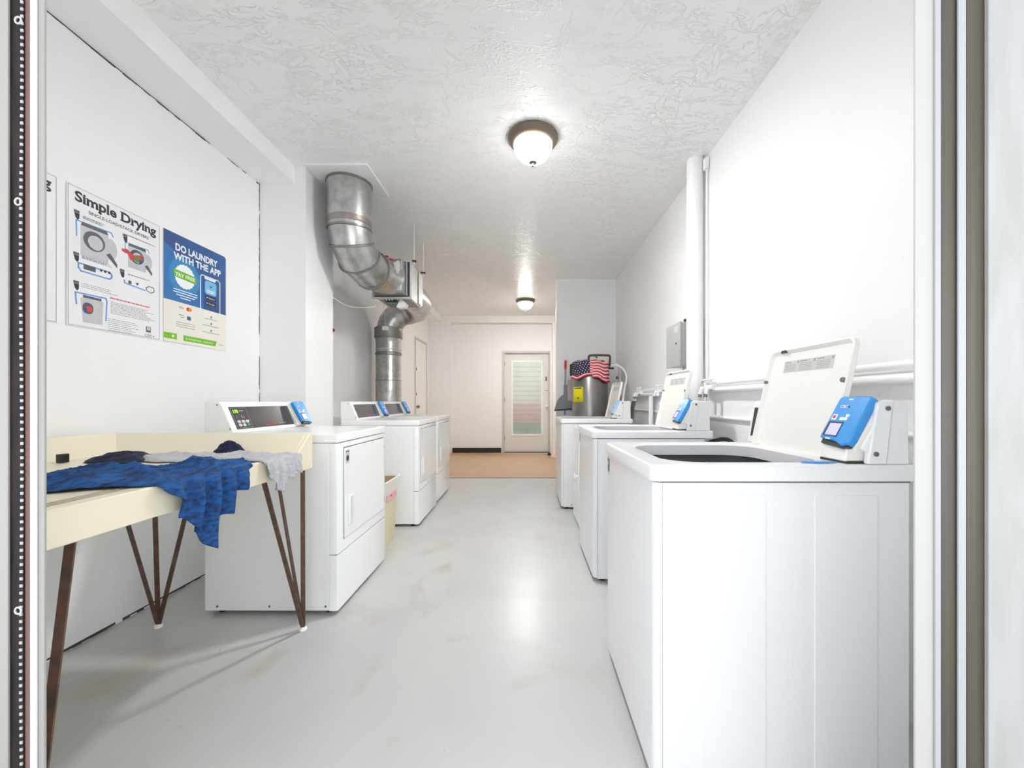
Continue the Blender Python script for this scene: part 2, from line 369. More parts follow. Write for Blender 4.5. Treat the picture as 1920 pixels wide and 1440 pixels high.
# doorway frame, left
fr('trim_13', JAMB, 60, 88, .7465, .7505, .001)
fr('trim_14', OUTB, 50, 71.5, .7430, .7465, .001)
fr('trim_15', PINKB, 40, 56, .7400, .7430, 0)
fr('trim_16', DARKCH, 14, 47, .7370, .7400, 0)
fr('trim_17', JAMB, -450, 20, .7330, .7370, .001)
wp = MB()
for i in range(150):
    z = .02 + i * .0131; x = (40 + 1.2 * sin(i * .11) - CX) * .7360 / F
    wp.box(x - .0022, x + .0022, .7352, .737, z, z + .0052)
struct(wp.build('trim_18', OUTW, smooth=False))
for k, zz in enumerate((1.07 + (752 - 38) * .736 / F, 1.07 + (752 - 378) * .736 / F, 1.07 - (1145 - 752) * .736 / F)):
    b = MB().tube([((34 - CX) * .736 / F + .0058 * cos(q * pi / 6), .7362, zz + .0062 * sin(q * pi / 6)) for q in range(13)], .0017, 8)
    struct(b.build('trim_%d' % (19 + k), STICKER))
# outside ground-floor surroundings seen only through the louvers
sbox('floor', mat('yard_ground', (150, 156, 140), .9, var=.2, vscale=2), -6, 8, 8.45, 16, -.1, -.02)
sbox('wall_exterior', mat('pink_stucco', (220, 184, 178), .9, var=.1), -3, 4, 11.2, 11.4, 0, 1.0)
sbox('wall_exterior', mat('mossy_stone', (178, 186, 176), .9, var=.2), -3, 4, 10.6, 10.8, 0, .5)
sbox('wall_exterior', mat('sandy_stucco', (222, 220, 208), .9, var=.12, vscale=1.5), -5, 6, 13.0, 13.2, 0, 2.6)

# ------------------------------------------------------------------ louvered doors
def louver_glass(parent, x0, x1, z0, z1, n, yy, axis='y'):
    for i in range(n):
        zc = z0 + (i + .5) * (z1 - z0) / n; hh = (z1 - z0) / n * .53
        b = MB().add([(x0, yy - .020, zc + hh), (x1, yy - .020, zc + hh), (x1, yy + .014, zc - hh), (x0, yy + .014, zc - hh),
                      (x0, yy - .015, zc + hh), (x1, yy - .015, zc + hh), (x1, yy + .019, zc - hh), (x0, yy + .019, zc - hh)],
                     [(0, 1, 2, 3), (7, 6, 5, 4), (0, 4, 5, 1), (1, 5, 6, 2), (2, 6, 7, 3), (3, 7, 4, 0)])
        b.build('glass_slat', GLASSL, parent, smooth=False)
DOORP = mat('off_white_door', (226, 224, 220), .35, var=.03, vscale=2, stretch=(1, 1, .4))
def make_door(name, loc, rz, W, Hd, gx0, gx1, gz0, gz1, slats, mirror, knobmat, framew=.05, recess=.05):
    d = bpy.data.objects.new(name, None); C.objects.link(d); d.location = loc; d.rotation_euler = (0, 0, rz); struct(d)
    f = MB(); y0 = -.012
    f.box(-framew, 0, y0, .10, 0, Hd + framew); f.box(W, W + framew * .6, y0, .10, 0, Hd + framew); f.box(0, W, y0, .10, Hd + .004, Hd + framew)
    f.build('door_frame', LOUVERFR, d, bevel=.003)
    s = MB(); t0, t1 = recess, recess + .04
    s.box(.004, gx0, t0, t1, .012, Hd - .002); s.box(gx1, W - .004, t0, t1, .012, Hd - .002); s.box(gx0, gx1, t0, t1, .012, gz0); s.box(gx0, gx1, t0, t1, gz1, Hd - .002)
    s.build('door_slab', DOORP, d)
    g = MB(); q = .022
    g.box(gx0 - q, gx0 + .012, t0 - .014, t0 + .004, gz0 - q, gz1 + q); g.box(gx1 - .012, gx1 + q, t0 - .014, t0 + .004, gz0 - q, gz1 + q)
    g.box(gx0 + .012, gx1 - .012, t0 - .014, t0 + .004, gz0 - q, gz0 + .012); g.box(gx0 + .012, gx1 - .012, t0 - .014, t0 + .004, gz1 - .012, gz1 + q)
    g.build('louver_frame', TRIMW, d, bevel=.003)
    louver_glass(d, gx0 + .003, gx1 - .003, gz0 + .01, gz1 - .01, slats, t0 + .018)
    kx = W - .055 if not mirror else .055
    MB().lathe([(.012, 0), (.012, -.03), (.028, -.045), (.03, -.06), (.02, -.072), (.004, -.074)], (kx, t0, .97), 20, 'y').build('door_knob', knobmat, d)
    return d, kx, t0
d1, kx, t0 = make_door('door_1', (-.435, 8.30, 0), 0, .925, 2.06, .165, .775, .37, 1.89, 15, False, TRIMW)
MB().box(kx - .012, kx + .012, t0 - .01, t0, 1.49, 1.58).build('lock_plate', DARKBIT, d1, bevel=.002)
MB().box(kx - .03, kx + .035, t0 - .006, t0, 1.285, 1.295).build('latch_strip', REDPRINT, d1)
MB().box(0, .925, .0, .09, 0, .012).build('threshold', DARKBIT, d1)
for z in (.25, 1.05, 1.8): MB().box(-.004, .01, t0 - .006, t0 + .002, z, z + .09).build('hinge', SCREW, d1)
d2, kx, t0 = make_door('door_2', (XL, 7.13, 0), R(90), .78, 2.17, .14, .70, .35, 1.97, 17, True, BRONZE, recess=.012)
for z in (1.17, 1.62): MB().box(kx - .014, kx + .014, t0 - .02, t0, z, z + .05).build('lock_plate', BRONZE, d2, bevel=.003)

# ------------------------------------------------------------------ ceiling lamps
def lamp(label, x, y):
    t = thing('ceiling_lamp', label, 'ceiling light', (x, y, ZC), 0, 'flush ceiling lights')
    MB().lathe([(.135, 0), (.158, 0), (.165, -.008), (.163, -.022), (.150, -.040), (.128, -.052), (.122, -.052), (.12, -.02)], (0, 0, 0), 48).build('rim', BRONZE, t)
    pr = [(.002, -.02), (.126, -.045)]
    for i in range(1, 11):
        a = i / 10 * pi / 2; pr.append((.126 * cos(a) ** .8 + .002, -.045 - .115 * sin(a)))
    MB().lathe(pr, (0, 0, 0), 40).build('glass_dome', DOME, t)
    MB().lathe([(.003, -.15), (.027, -.158), (.027, -.170), (.012, -.178), (.010, -.188), (.005, -.196), (.002, -.198)], (0, 0, 0), 20).build('finial', BRONZE, t)
    return t
lamp('dome ceiling light with bronze rim, large one nearest the camera', .05, 2.62)
lamp('small-looking far dome ceiling light above the passage to the back door', .0, 6.85)

# ------------------------------------------------------------------ card reader, console parts
def reader(parent, cx, cy, cz, pale=False, housing=None):
    u = V((0, .47, .883)).normalized(); n = V((0, -.883, .47)).normalized()
    X = Matrix(((1, u.x, n.x, cx), (0, u.y, n.y, cy), (0, u.z, n.z, cz), (0, 0, 0, 1)))
    bl = BLUEPALE if pale else BLUE
    MB(X).prism([(-.062, -.073), (.062, -.073), (.062, .073), (-.062, .073)], 'z', -.062, -.036).build('reader_mount', PLAST, parent, bevel=.004)
    poly = [(-.057, -.066), (.004, -.072), (.034, -.084), (.053, -.076), (.057, -.062), (.057, .066), (.050, .074), (-.050, .074), (-.057, .066)]
    r = MB(X).prism(poly, 'z', -.024, 0).build('card_reader', bl, parent, bevel=.006, seg=3)
    MB(X).prism([(-.056, -.074), (.056, -.082), (.056, .072), (-.056, .072)], 'z', -.036, -.024).build('backplate', ENAMEL2, r, bevel=.002)
    MB(X).prism([(-.05, -.080), (.03, -.088), (.05, -.082), (.05, -.06), (-.05, -.06)], 'z', -.022, -.008).build('card_slot', DARKBIT, r)
    MB(X).prism([(-.047, -.058), (.006, -.060), (.006, -.012), (-.047, -.012)], 'z', .0, .0012).build('screen_bezel', DARKBIT, r)
    MB(X).prism([(-.038, -.056), (.004, -.056), (.004, -.018), (-.038, -.018)], 'z', .0012, .002).build('screen', SCREEN, r)
    text('CSC', 'print', WHITEPRINT, r, -.034, .034, .009, .026, X, .02, z=.0012)
    MB(X).box(-.016, -.002, .060, .0635, .0, .0012).build('decal', WHITEPRINT, r)
    MB(X).lathe([(.0028, 0), (.0028, .001)], (-.002, .037, .0005), 10).build('sensor_dot', DARKBIT, r)
    MB(X).box(-.045, -.028, -.006, .012, .0, .0012).build('decal', WHITEPRINT, r)
    MB(X).box(-.041, -.032, -.002, .008, .001, .002).build('decal', REDPRINT, r)
    b = MB(X); b.box(-.014, -.002, -.006, .003, .0, .0012); b.box(.000, .012, -.006, .003, .0, .0012); b.box(.003, .014, .005, .013, .0, .0012); b.build('decal', WHITEPRINT, r)
    MB(X).box(-.03, -.012, -.069, -.065, .0, .0012).build('decal', WHITEPRINT, r)
    return r

def slope_xf(y0, z0, y1, z1):            # frame on a sloping console face: x along width, v up the slope, w outwards
    u = V((0, y1 - y0, z1 - z0)).normalized(); n = V((0, -u.z, u.y))
    return Matrix(((1, u.x, n.x, 0), (0, u.y, n.y, y0), (0, u.z, n.z, z0), (0, 0, 0, 1))), math.hypot(y1 - y0, z1 - z0)

# ------------------------------------------------------------------ dryers
def make_dryer(label, Yn, Xf, digits, detail=True):
    W, D, T = .683, .665, .905
    t = thing('clothes_dryer', label, 'dryer', (Xf, Yn, 0), R(90), 'white coin-operated dryers along the left wall')
    MB().box(.002, W - .002, .043, D, .022, .858).build('cabinet', ENAMEL, t, bevel=.004)
    MB().box(.006, W - .006, .006, .044, .03, .855).build('seam_backing', DARKGAP, t)
    MB().prism([(0, .041), (0, .012), (.004, .003), (.012, 0), (W - .012, 0), (W - .004, .003), (W, .012), (W, .041)], 'z', .303, .857).build('front_panel', ENAMEL, t)
    MB().prism([(0, .041), (0, .012), (.004, .003), (.012, 0), (W - .012, 0), (W - .004, .003), (W, .012), (W, .041)], 'z', .022, .299).build('lower_panel', ENAMEL, t)
    MB().prism(rrect(-.001, W + .001, -.003, D, .010), 'z', .860, T).build('worktop', ENAMEL, t, bevel=.006, seg=3)
    for x in (.05, W - .05):
        for y in (.06, D - .06): MB().lathe([(.018, 0), (.02, .006), (.012, .008), (.012, .03)], (x, y, 0), 12).build('foot', RUBBER, t)
    d = MB().box(.068, .640, -.006, .0, .362, .828).build('door', ENAMEL, t, bevel=.004)
    MB().box(.0655, .6425, -.0012, .0, .3595, .832).build('gasket', DARKGAP, d)
    h = MB(); h.box(.105, .155, -.016, -.006, .42, .575)
    h.build('handle', ENAMEL, d, bevel=.006, seg=3)
    MB().box(.117, .143, -.0168, -.0155, .435, .560).build('handle_recess', mat('painted_grip_shade', (214, 215, 218), .4, var=.01), d, bevel=.0)  # shade of the recessed grip painted as a slightly darker flat plate
    s = MB().box(.076, .122, -.0068, -.006, .745, .815).build('sticker', STICKER, d)
    if detail:
        b = MB(); b.lathe([(.012, -.0074), (.016, -.0074), (.016, -.0068), (.012, -.0068)], (.099, 0, .772), 18, 'y'); b.box(.080, .096, -.0074, -.0068, .804, .810); b.box(.102, .118, -.0074, -.0068, .804, .810); b.box(.092, .106, -.0074, -.0068, .768, .776)
        b.build('sticker_print', STICKD, s)
        for x in (.06, .34, .60): MB().lathe([(.005, 0), (.005, .003)], (-.001, x, .045), 10, 'x').build('screw', SCREW, t)
    for z in (.76, .43, .405): MB().box(.642, .652, -.004, 0, z, z + .016).build('hinge', SCREW, t, bevel=.001)
    # console
    prof = [(.522, T), (.522, .918), (.575, 1.045), (.590, 1.066), (D - .002, 1.066), (D - .002, T)]
    c = MB().prism(prof, 'x', .0, W - .03).build('console', ENAMEL, t, bevel=.004)
    X, L = slope_xf(.522, .918, .575, 1.045)
    MB(X).box(.035, .545, .008, L - .006, .0002, .0014).build('control_face', PANELBLACK, c)
    if detail:
        b = MB(X)
        x0, x1, v0, v1, q = .042, .155, .014, L - .012, .0012
        b.box(x0, x1, v0, v0 + q, .0014, .002); b.box(x0, x1, v1 - q, v1, .0014, .002); b.box(x0, x0 + q, v0, v1, .0014, .002); b.box(x1 - q, x1, v0, v1, .0014, .002)
        b.build('panel_outline', LINEG, c)
        text(digits, 'digits', LEDG, c, .054, L - .040, .017, .034, X, .03, z=.0024)
        for i in range(3):
            for j in range(2):
                MB(X).prism(rrect(.056 + i * .031, .078 + i * .031, .022 + j * .019, .037 + j * .019, .004), 'z', .0014, .004).build('button', KEYG if (i == 2 and j == 0) else KEYS, c)
        for q in ((.065, .068, .070, .082), (.10, .106, .068, .084), (.115, .119, .066, .080), (.095, .130, L - .032, L - .027)): MB(X).box(*q, .0014, .002).build('panel_print', LINEG, c)
    text('SpeedQueen', 'console_print', REDPRINT, c, .265, .018, .0085, .105, X, .03, z=.002)
    text('commercial', 'console_print', KEYS, c, .378, .020, .006, .075, X, .0, z=.002)
    for x, z in ((.600, 1.05), (.535, .93)): MB().lathe([(.004, 0), (.004, .003)], (-.002, x, z), 10, 'x').build('screw', SCREW, c)
    MB(X).box(.555, .655, -.006, L + .0, .0, .022).build('reader_housing', ENAMEL2, t, bevel=.004)
    reader(t, .598, .503, 1.004)
    return t
make_dryer('nearest white dryer, door facing the aisle, beside the cream folding table', 1.995, -.937, '178')
make_dryer('middle white dryer of three, just past the cream waste bin', 3.40, -.907, '88', False)
make_dryer('farthest white dryer of three, in front of the vertical metal duct', 4.215, -.925, '8', False)

# ------------------------------------------------------------------ washers
WHBLACK = mat('black_ribbed_console', (48, 44, 44), .35, var=.3, vscale=60)
def make_washer(label, Yn, Xf, back=0, pale=False, detail=True, DB=.657, DL=.712):
    W, T = .625, .895
    t = thing('washing_machine', label, 'washing machine', (Xf, Yn + W, 0), R(-90), 'white top-loading washers along the right wall')
    r = .022
    cb = MB(); cb.box(.003, .012, .026, DB, .022, .849); cb.box(W - .012, W - .003, .026, DB, .022, .849); cb.box(.012, W - .012, DB - .009, DB, .022, .849); cb.box(.012, W - .012, .03, DB - .009, .022, .03)
    cab = cb.build('cabinet', WENAMEL, t)
    fp = [(0, .024)] + [(r - r * cos(R(a)), r - r * sin(R(a))) for a in range(0, 91, 15)] + [(W - r + r * sin(R(a)), r - r * cos(R(a))) for a in range(0, 91, 15)] + [(W, .024)]
    MB().prism(fp, 'z', .03, .8475).build('front_panel', WENAMEL, t)
    MB().box(.01, W - .01, .024, .028, .03, .84).build('seam_backing', DARKGAP, t)
    for x in (.05, W - .05):
        for y in (.06, .6): MB().lathe([(.018, 0), (.02, .006), (.012, .008), (.012, .03)], (x, y, 0), 12).build('foot', RUBBER, t)
    # embossed rectangles on the camera side
    for ya, yb in ((.137, .307), (.442, .612)):
        pts = rrect(ya, yb, -.2, .812, .006); pz = [(a, max(.03, z)) for a, z in pts]
        MB().prism(pz, 'x', W - .004, W - .0005).build('embossed_panel', WENAMEL, cab, bevel=.001)
    # top with an opening
    N = 8
    outer = rrect(-.004, W + .004, -.008, DL, .022, N); inner = rrect(.075, .555, .075, .545, .11, N)
    outer2 = rrect(.004, W - .004, .0, DL - .008, .016, N); n = len(outer)
    rim = rrect(.055, .575, .055, .56, .12, N)
    rings = [(outer, .851), (outer, T - .010), (rrect(-.002, W + .002, -.006, DL - .002, .02, N), T - .003), (outer2, T), (rim, T), (inner, T - .006), (inner, T - .046)]
    vs = [(x, y, z) for ring, z in rings for x, y in ring]
    fs = [(i * n + j, i * n + (j + 1) % n, (i + 1) * n + (j + 1) % n, (i + 1) * n + j) for i in range(len(rings) - 1) for j in range(n)]
    fs.append(tuple(range(n)))
    for q in ((W - .007, W + .0005, .02, DB), (.02, W - .02, -.001, .006), (-.0005, .007, .02, DB)): MB().box(*q, .8475, .8512).build('top_seam', DARKGAP, t)
    top = MB().add(vs, fs[:-1]).build('top', WENAMEL, t, sharp=50)
    tb = MB(); tr = [(inner, T - .046), (rrect(.06, .57, .06, .56, .12, N), T - .05), (rrect(.06, .57, .06, .56, .12, N), T - .30)]
    vs = [(x, y, z) for ring, z in tr for x, y in ring]
    tb.add(vs, [(i * n + j, i * n + (j + 1) % n, (i + 1) * n + (j + 1) % n, (i + 1) * n + j) for i in range(2) for j in range(n)] + [tuple(2 * n + j for j in range(n))])
    tb.build('tub', STEEL, t)
    # cabinet roof parts stop below: hide nothing, the tub sits inside the shell
    # open lid: tray with raised rim, inner side to the front
    hy = .578 + back; hz = .888
    u = V((0, .085, .38)).normalized(); nn = V((0, -u.z, u.y)); LL = .392
    X = Matrix(((1, u.x, nn.x, 0), (0, u.y, nn.y, hy), (0, u.z, nn.z, hz), (0, 0, 0, 1)))
    lx0, lx1 = .070, .497
    M = 6
    o1 = rrect(lx0, lx1, 0, LL, .03, M); o2 = rrect(lx0 + .006, lx1 - .006, .004, LL - .006, .026, M); o3 = rrect(lx0 + .016, lx1 - .016, .010, LL - .016, .022, M)
    m_ = len(o1); ring = [(o2, -.020), (o1, -.014), (o1, .002), (o2, .003), (o3, -.010)]
    vs = [(x, y, z) for q, z in ring for x, y in q]
    fs = [(i * m_ + j, i * m_ + (j + 1) % m_, (i + 1) * m_ + (j + 1) % m_, (i + 1) * m_ + j) for i in range(4) for j in range(m_)]
    fs += [tuple(range(m_))[::-1], tuple(4 * m_ + j for j in range(m_))]
    lid = MB(X).add(vs, fs).build('lid', ENAMEL2, t)
    s = MB(X).box(lx0 + .09, lx1 - .085, .300, .345, -.0099, -.009).build('instruction_label', STICKER, lid)
    if detail:
        b = MB(X); wd = (lx1 - lx0 - .175) / 3
        for k in range(3):
            xx = lx0 + .09 + k * wd
            b.box(xx + .004, xx + wd * .45, .337, .341, -.009, -.0084); b.box(xx + wd * .86, xx + wd * .95, .333, .342, -.009, -.0084)
            for j in range(5): b.box(xx + .006, xx + wd * .8, .329 - j * .006, .3305 - j * .006, -.009, -.0086)
        b.build('label_print', LINEG, s, smooth=False)
        for xx, vv in ((lx1 - .022, .255), (lx0 + .006, .265)): MB(X).lathe([(.008, -.010), (.008, .001), (.005, .004)], (xx, vv, 0), 14).build('bumper', SCREW, lid)
        MB(X).box(lx0 + .07, lx0 + .10, LL - .014, LL - .004, -.004, .003).build('latch_tab', DARKBIT, lid)
    for xx in (lx0 + .02, lx1 - .03): MB().box(xx, xx + .02, hy - .006, hy + .02, T - .004, hz + .012).build('hinge', PLAST, lid)
    # console
    y0 = .604 + back; y1 = .628 + back
    yr = .700 + back * .4
    prof = [(y0, T), (y0, .912), (y1, 1.058), (y1 + .012, 1.070), (yr, 1.070), (yr + .004, T)]
    c = MB().prism(prof, 'x', .0, .620).build('console', WENAMEL, t, bevel=.004)
    X2, L = slope_xf(y0, .912, y1, 1.058)
    MB(X2).box(.02, .49, .012, L - .016, .0002, .002).build('control_face', WHBLACK, c)
    MB().prism([(y0 - .018, T + .001), (y0 - .014, .93), (y1 - .016, 1.066), (y1 + .014, 1.073), (y1 + .03, 1.073), (y1 + .012, T + .001)], 'x', .606, .6245).build('end_cap', WENAMEL, c, bevel=.005)
    for yy, zz in ((y1 + .012, 1.050), (y0 + .004, .925)): MB().lathe([(.0065, 0), (.0065, .003), (.003, .0035)], (.6245, yy, zz), 14, 'x').build('screw', SCREW, c)
    MB().prism([(y0 - .062, T + .006), (y0 - .056, .938), (y0 + .0, 1.045), (y0 + .012, 1.045), (y0 + .012, T + .006)], 'x', .506, .600).build('reader_housing', ENAMEL2, t, bevel=.004)
    MB().box(.504, .602, y0 - .060, y0, T, T + .006).build('gap_shade_strip', DARKGAP, t)  # dark slab standing in for the shadow gap under the reader housing
    reader(t, .560, .572 + back, 1.020, pale)
    s = MB().box(.018, .064, -.0008, 0, .765, .835).build('sticker', STICKER, t)
    b = MB(); b.lathe([(.010, -.0014), (.015, -.0014), (.015, -.0008), (.010, -.0008)], (.041, 0, .79), 18, 'y'); b.box(.022, .038, -.0014, -.0008, .82, .828); b.box(.044, .060, -.0014, -.0008, .80, .828)
    b.build('sticker_print', STICKD, s)
    for y in (.1, .35, .6): MB().lathe([(.005, 0), (.005, .003)], (W - .002, y, .045), 10, 'x').build('screw', SCREW, t)
    return t
make_washer('nearest white washer with open lid, large in the right foreground', 1.092, .350, DB=.70, DL=.735)
make_washer('middle white washer with open lid, below the thick vertical pipe', 2.353, .400, -.035)
make_washer('farthest white washer with open lid, before the steel water heater', 3.955, .355, -.035, True, False)
o = MB().prism([(.0, .0), (.05, -.006), (.10, .0), (.09, .010), (.02, .012)], 'z', .8965, .900).build('plastic_scrap', BLUE, loc=(.775, 1.125, 0))
tag(o, 'small blue plastic scrap lying on the nearest washer top', 'scrap')

# white cabinet between washers
t = thing('utility_cabinet', 'narrow white cabinet with round knob between middle and far washers', 'cabinet', (.45, 3.72, 0), R(-90))
MB().box(0, .42, .01, .60, .0, .855).build('body', ENAMEL, t, bevel=.004)
MB().box(.01, .41, -.006, .010, .03, .84).build('door', ENAMEL, t, bevel=.003)
MB().lathe([(.012, -.006), (.014, -.02), (.034, -.026), (.034, -.036), (.012, -.044)], (.33, 0, .43), 20, 'y').build('knob', PLAST, t)

# ------------------------------------------------------------------ folding table
TX, TY0, TY1, TZ, TB = -1.02, .80, 1.885, .838, .755
t = thing('folding_table', 'cream laminate folding table on rusty hairpin legs, piled with laundry', 'table', (0, 0, 0))
MB().box(-1.90, TX, TY0, 1.80, TZ - .03, TZ).build('tabletop', CREAM, t, bevel=.003)
MB().prism([(TY0, TB), (TY1, TB), (TY1, .922), (1.865, .922), (1.76, TZ + .001), (TY0, TZ + .001)], 'x', TX, TX + .018).build('front_apron', CREAM, t, bevel=.003)
MB().prism([(1.76, TZ - .02), (1.76, TZ), (1.862, .922), (TY1, .922), (TY1, TB), (1.865, TB)], 'x', -1.94, TX).build('end_board', CREAM, t, bevel=.002)
MB().prism([(-1.80, TZ - .02), (-1.80, TZ), (-1.905, .922), (-1.93, .922), (-1.93, TB), (-1.90, TB)], 'y', TY0, 1.86).build('back_splash', CREAM, t, bevel=.002)
for i in range(4): MB().box(TX - .03 - i * .011, TX - .0285 - i * .011, TY0, 1.76, TZ, TZ + .0012).build('edge_groove', mat('edge_line', (150, 142, 128), .5, var=.05), t)
for y in (1.13, 1.62): MB().lathe([(.004, TZ), (.004, TZ + .003)], (TX - .02, y, 0), 10).build('screw', SCREW, t)
def hairpin(foot, tops):
    lg = MB()
    fx, fy = foot
    for tx, ty, sd in tops:
        lg.flatbar((fx + (tx - fx) * .01, fy + (ty - fy) * .01, .012), (tx, ty, TB + .06), .019, .005, sd)
    l = lg.build('leg', RUST, t, smooth=False)
    MB().lathe([(.017, 0), (.017, .008), (.012, .016)], (fx, fy, 0), 12).build('foot_pad', TRIMW, l)
hairpin((-1.040, 1.872), [(-1.032, 1.555, (1, 0, 0)), (-1.13, 1.80, (0, 1, 0)), (-1.040, 1.868, (1, .3, 0))])
hairpin((-1.737, 1.893), [(-1.737, 1.67, (1, 0, 0)), (-1.737, 1.868, (1, .3, 0)), (-1.52, 1.87, (1, 0, 0))])
hairpin((-1.040, .832), [(-1.032, .915, (1, .25, 0)), (-1.040, .822, (1, .3, 0)), (-1.20, .83, (0, 1, 0))])
hairpin((-1.737, .832), [(-1.737, .98, (1, 0, 0)), (-1.737, .822, (1, .3, 0)), (-1.60, .83, (1, 0, 0))])

# ------------------------------------------------------------------ laundry
def cloth(name, rows, m, label, z0, seed, amp=.012, top_amp=.010, nu=90, nv=150, freq=70, group=None, lift=.004, cat='shirt', flare=.25):
    rnd = random.Random(seed); ph = [rnd.random() * 6 for _ in range(10)]
    tc_ = sum(r[0] * max(r[2], 0) for r in rows) / max(1e-6, sum(max(r[2], 0) for r in rows))
    def ev(t):
        for i in range(len(rows) - 1):
            a, b = rows[i], rows[i + 1]
            if a[0] <= t <= b[0]:
                k = (t - a[0]) / (b[0] - a[0]); return a[1] + (b[1] - a[1]) * k, a[2] + (b[2] - a[2]) * k
        return rows[-1][1], rows[-1][2]
    vs = []; RB = .014
    for i in range(nv + 1):
        tt = rows[0][0] + (rows[-1][0] - rows[0][0]) * i / nv
        a, b = ev(tt)
        for j in range(nu + 1):
            s = a + (b - a) * j / nu
            e = min(1, min(i, nv - i) / 9, min(j, nu - j) / 6)
            # long pulled creases running towards the edge, plus cross wrinkles
            c1 = (1 - abs(sin(tt * freq * .19 + s * 6 + ph[0] + .9 * sin(s * 8 + ph[1])))) ** 2
            c2 = (1 - abs(sin(tt * 13 - s * freq * .30 + ph[2] + .8 * sin(tt * 19)))) ** 2.5
            c3 = .5 + .5 * sin(s * 17 + tt * 15 + ph[3])
            hgt = z0 + lift + top_amp * (.55 * c1 + .6 * c2 + .45 * c3) * (.25 + .75 * e)
            y = tt + .008 * sin(s * 22 + ph[4])
            if s <= 0: p = (TX + .012 + s, y, hgt)
            else:
                k = min(1, s / .07)
                w1 = sin(tt * freq + ph[5] + 1.1 * sin(s * 9 + ph[6])); w2 = sin(tt * freq * 2.1 + ph[7] + s * 8)
                rip = amp * k * (1.1 + w1 + .35 * w2)
                ang = min(s / RB, pi / 2)
                p = (TX + .022 + RB * sin(ang) + rip, y + (tt - tc_) * s * flare + .004 * k * cos(tt * freq + ph[5]), hgt * (1 - k) + (z0 + lift + top_amp * .4) * k - RB * (1 - cos(ang)) - max(0, s - RB * pi / 2) * (1 + .05 * w1))
            vs.append(p)
    fs = [(i * (nu + 1) + j, i * (nu + 1) + j + 1, (i + 1) * (nu + 1) + j + 1, (i + 1) * (nu + 1) + j) for i in range(nv) for j in range(nu)]
    o = MB().add(vs, fs).build(name, m, solid=.003, sharp=120)
    return tag(o, label, cat, group)
cloth('shirt', [(.81, -.62, -.235), (.98, -.70, -.20), (1.05, -.66, -.10), (1.08, -.62, .03), (1.10, -.60, .050), (1.12, -.60, .07), (1.135, -.59, .125), (1.155, -.58, .135), (1.175, -.57, .165), (1.20, -.52, .185), (1.215, -.48, .225), (1.235, -.46, .235), (1.255, -.42, .215), (1.275, -.38, .175), (1.29, -.36, .155), (1.315, -.32, .15), (1.33, -.28, .125), (1.345, -.26, .10), (1.37, -.22, .095), (1.39, -.21, .05), (1.43, -.20, .02), (1.48, -.19, -.06)],
      BLUECLOTH, 'heather blue shirt draped over the front edge of the cream table', TZ, 4, amp=.015, top_amp=.028, freq=95, lift=.004, flare=.2)
cloth('shirt', [(1.500, -.40, -.16), (1.515, -.44, .05), (1.54, -.48, .09), (1.575, -.54, .14), (1.60, -.56, .145), (1.605, -.57, .115), (1.64, -.58, .12), (1.645, -.58, .10), (1.68, -.58, .105), (1.685, -.57, .085), (1.72, -.54, .09), (1.735, -.50, .075), (1.752, -.30, .02)],
      GREYCLOTH, 'heather grey shirt draped over the far corner of the cream table', TZ, 9, amp=.009, top_amp=.013, freq=120, lift=.003, flare=.1)
def heap(name, loc, sx, sy, sz, m, label, seed, cat='garment', group=None):
    rnd = random.Random(seed); ph = [rnd.random() * 6 for _ in range(6)]
    n, k = 44, 14; vs = []
    for i in range(k + 1):
        f = i / k
        for j in range(n):
            a = 2 * pi * j / n
            rr = f * (1 + .18 * sin(3 * a + ph[0]) + .10 * sin(7 * a + ph[1]))
            hgt = sz * (1 - f ** 2.2) * (.55 + .45 * abs(sin(4 * a * .5 + f * 7 + ph[2]))) + .004 * (1 - f)
            vs.append((sx * rr * cos(a), sy * rr * sin(a), max(hgt, .0) if i < k else 0))
    fs = [(i * n + j, i * n + (j + 1) % n, (i + 1) * n + (j + 1) % n, (i + 1) * n + j) for i in range(k) for j in range(n)] + [tuple(k * n + j for j in range(n))]
    o = MB().add(vs, fs).build(name, m, loc=loc, sharp=120)
    return tag(o, label, cat, group)
heap('garment', (-1.285, 1.735, TZ + .012), .062, .038, .046, NAVY, 'dark navy garment bunched at the back of the grey shirt', 3)
heap('garment', (-1.56, 1.555, TZ + .003), .11, .09, .032, NAVY, 'flat navy garment lying between the blue and grey shirts', 5)
o = MB().box(-1.745, -1.725, 1.485, 1.515, TZ + .001, TZ + .034).build('clip', DARKBIT, bevel=.003)
tag(o, 'small black object standing behind the blue shirt on the table', 'clip')

# ------------------------------------------------------------------ posters on the left wall
PX = XL + .003
def poster(name, label, Y0, Y1, z0, z1, base, cat='poster'):
    o = MB().box(0, Y1 - Y0, 0, z1 - z0, -.001, .0012).build(name, base, smooth=False)
    o.location = (PX, Y0, z0); o.rotation_euler = (R(90), 0, R(90))
    return tag(o, label, cat, 'posters on the left wall')
def uv(x, y, Y0, z0):
    d = -(XL + .004) / (CX - x); return (d * F - Y0, H + (CY - y) * d - z0)
def shape(name, m, par, pts, z=.0015, th=.0004): return MB().prism(pts, 'z', z, z + th).build(name, m, par, smooth=False)
def border(par, W_, H_, ins, q, m):
    b = MB(); z0, z1 = .0013, .0017
    b.box(ins, W_ - ins, ins, ins + q, z0, z1); b.box(ins, W_ - ins, H_ - ins - q, H_ - ins, z0, z1); b.box(ins, ins + q, ins, H_ - ins, z0, z1); b.box(W_ - ins - q, W_ - ins, ins, H_ - ins, z0, z1)
    b.build('border', m, par, smooth=False)
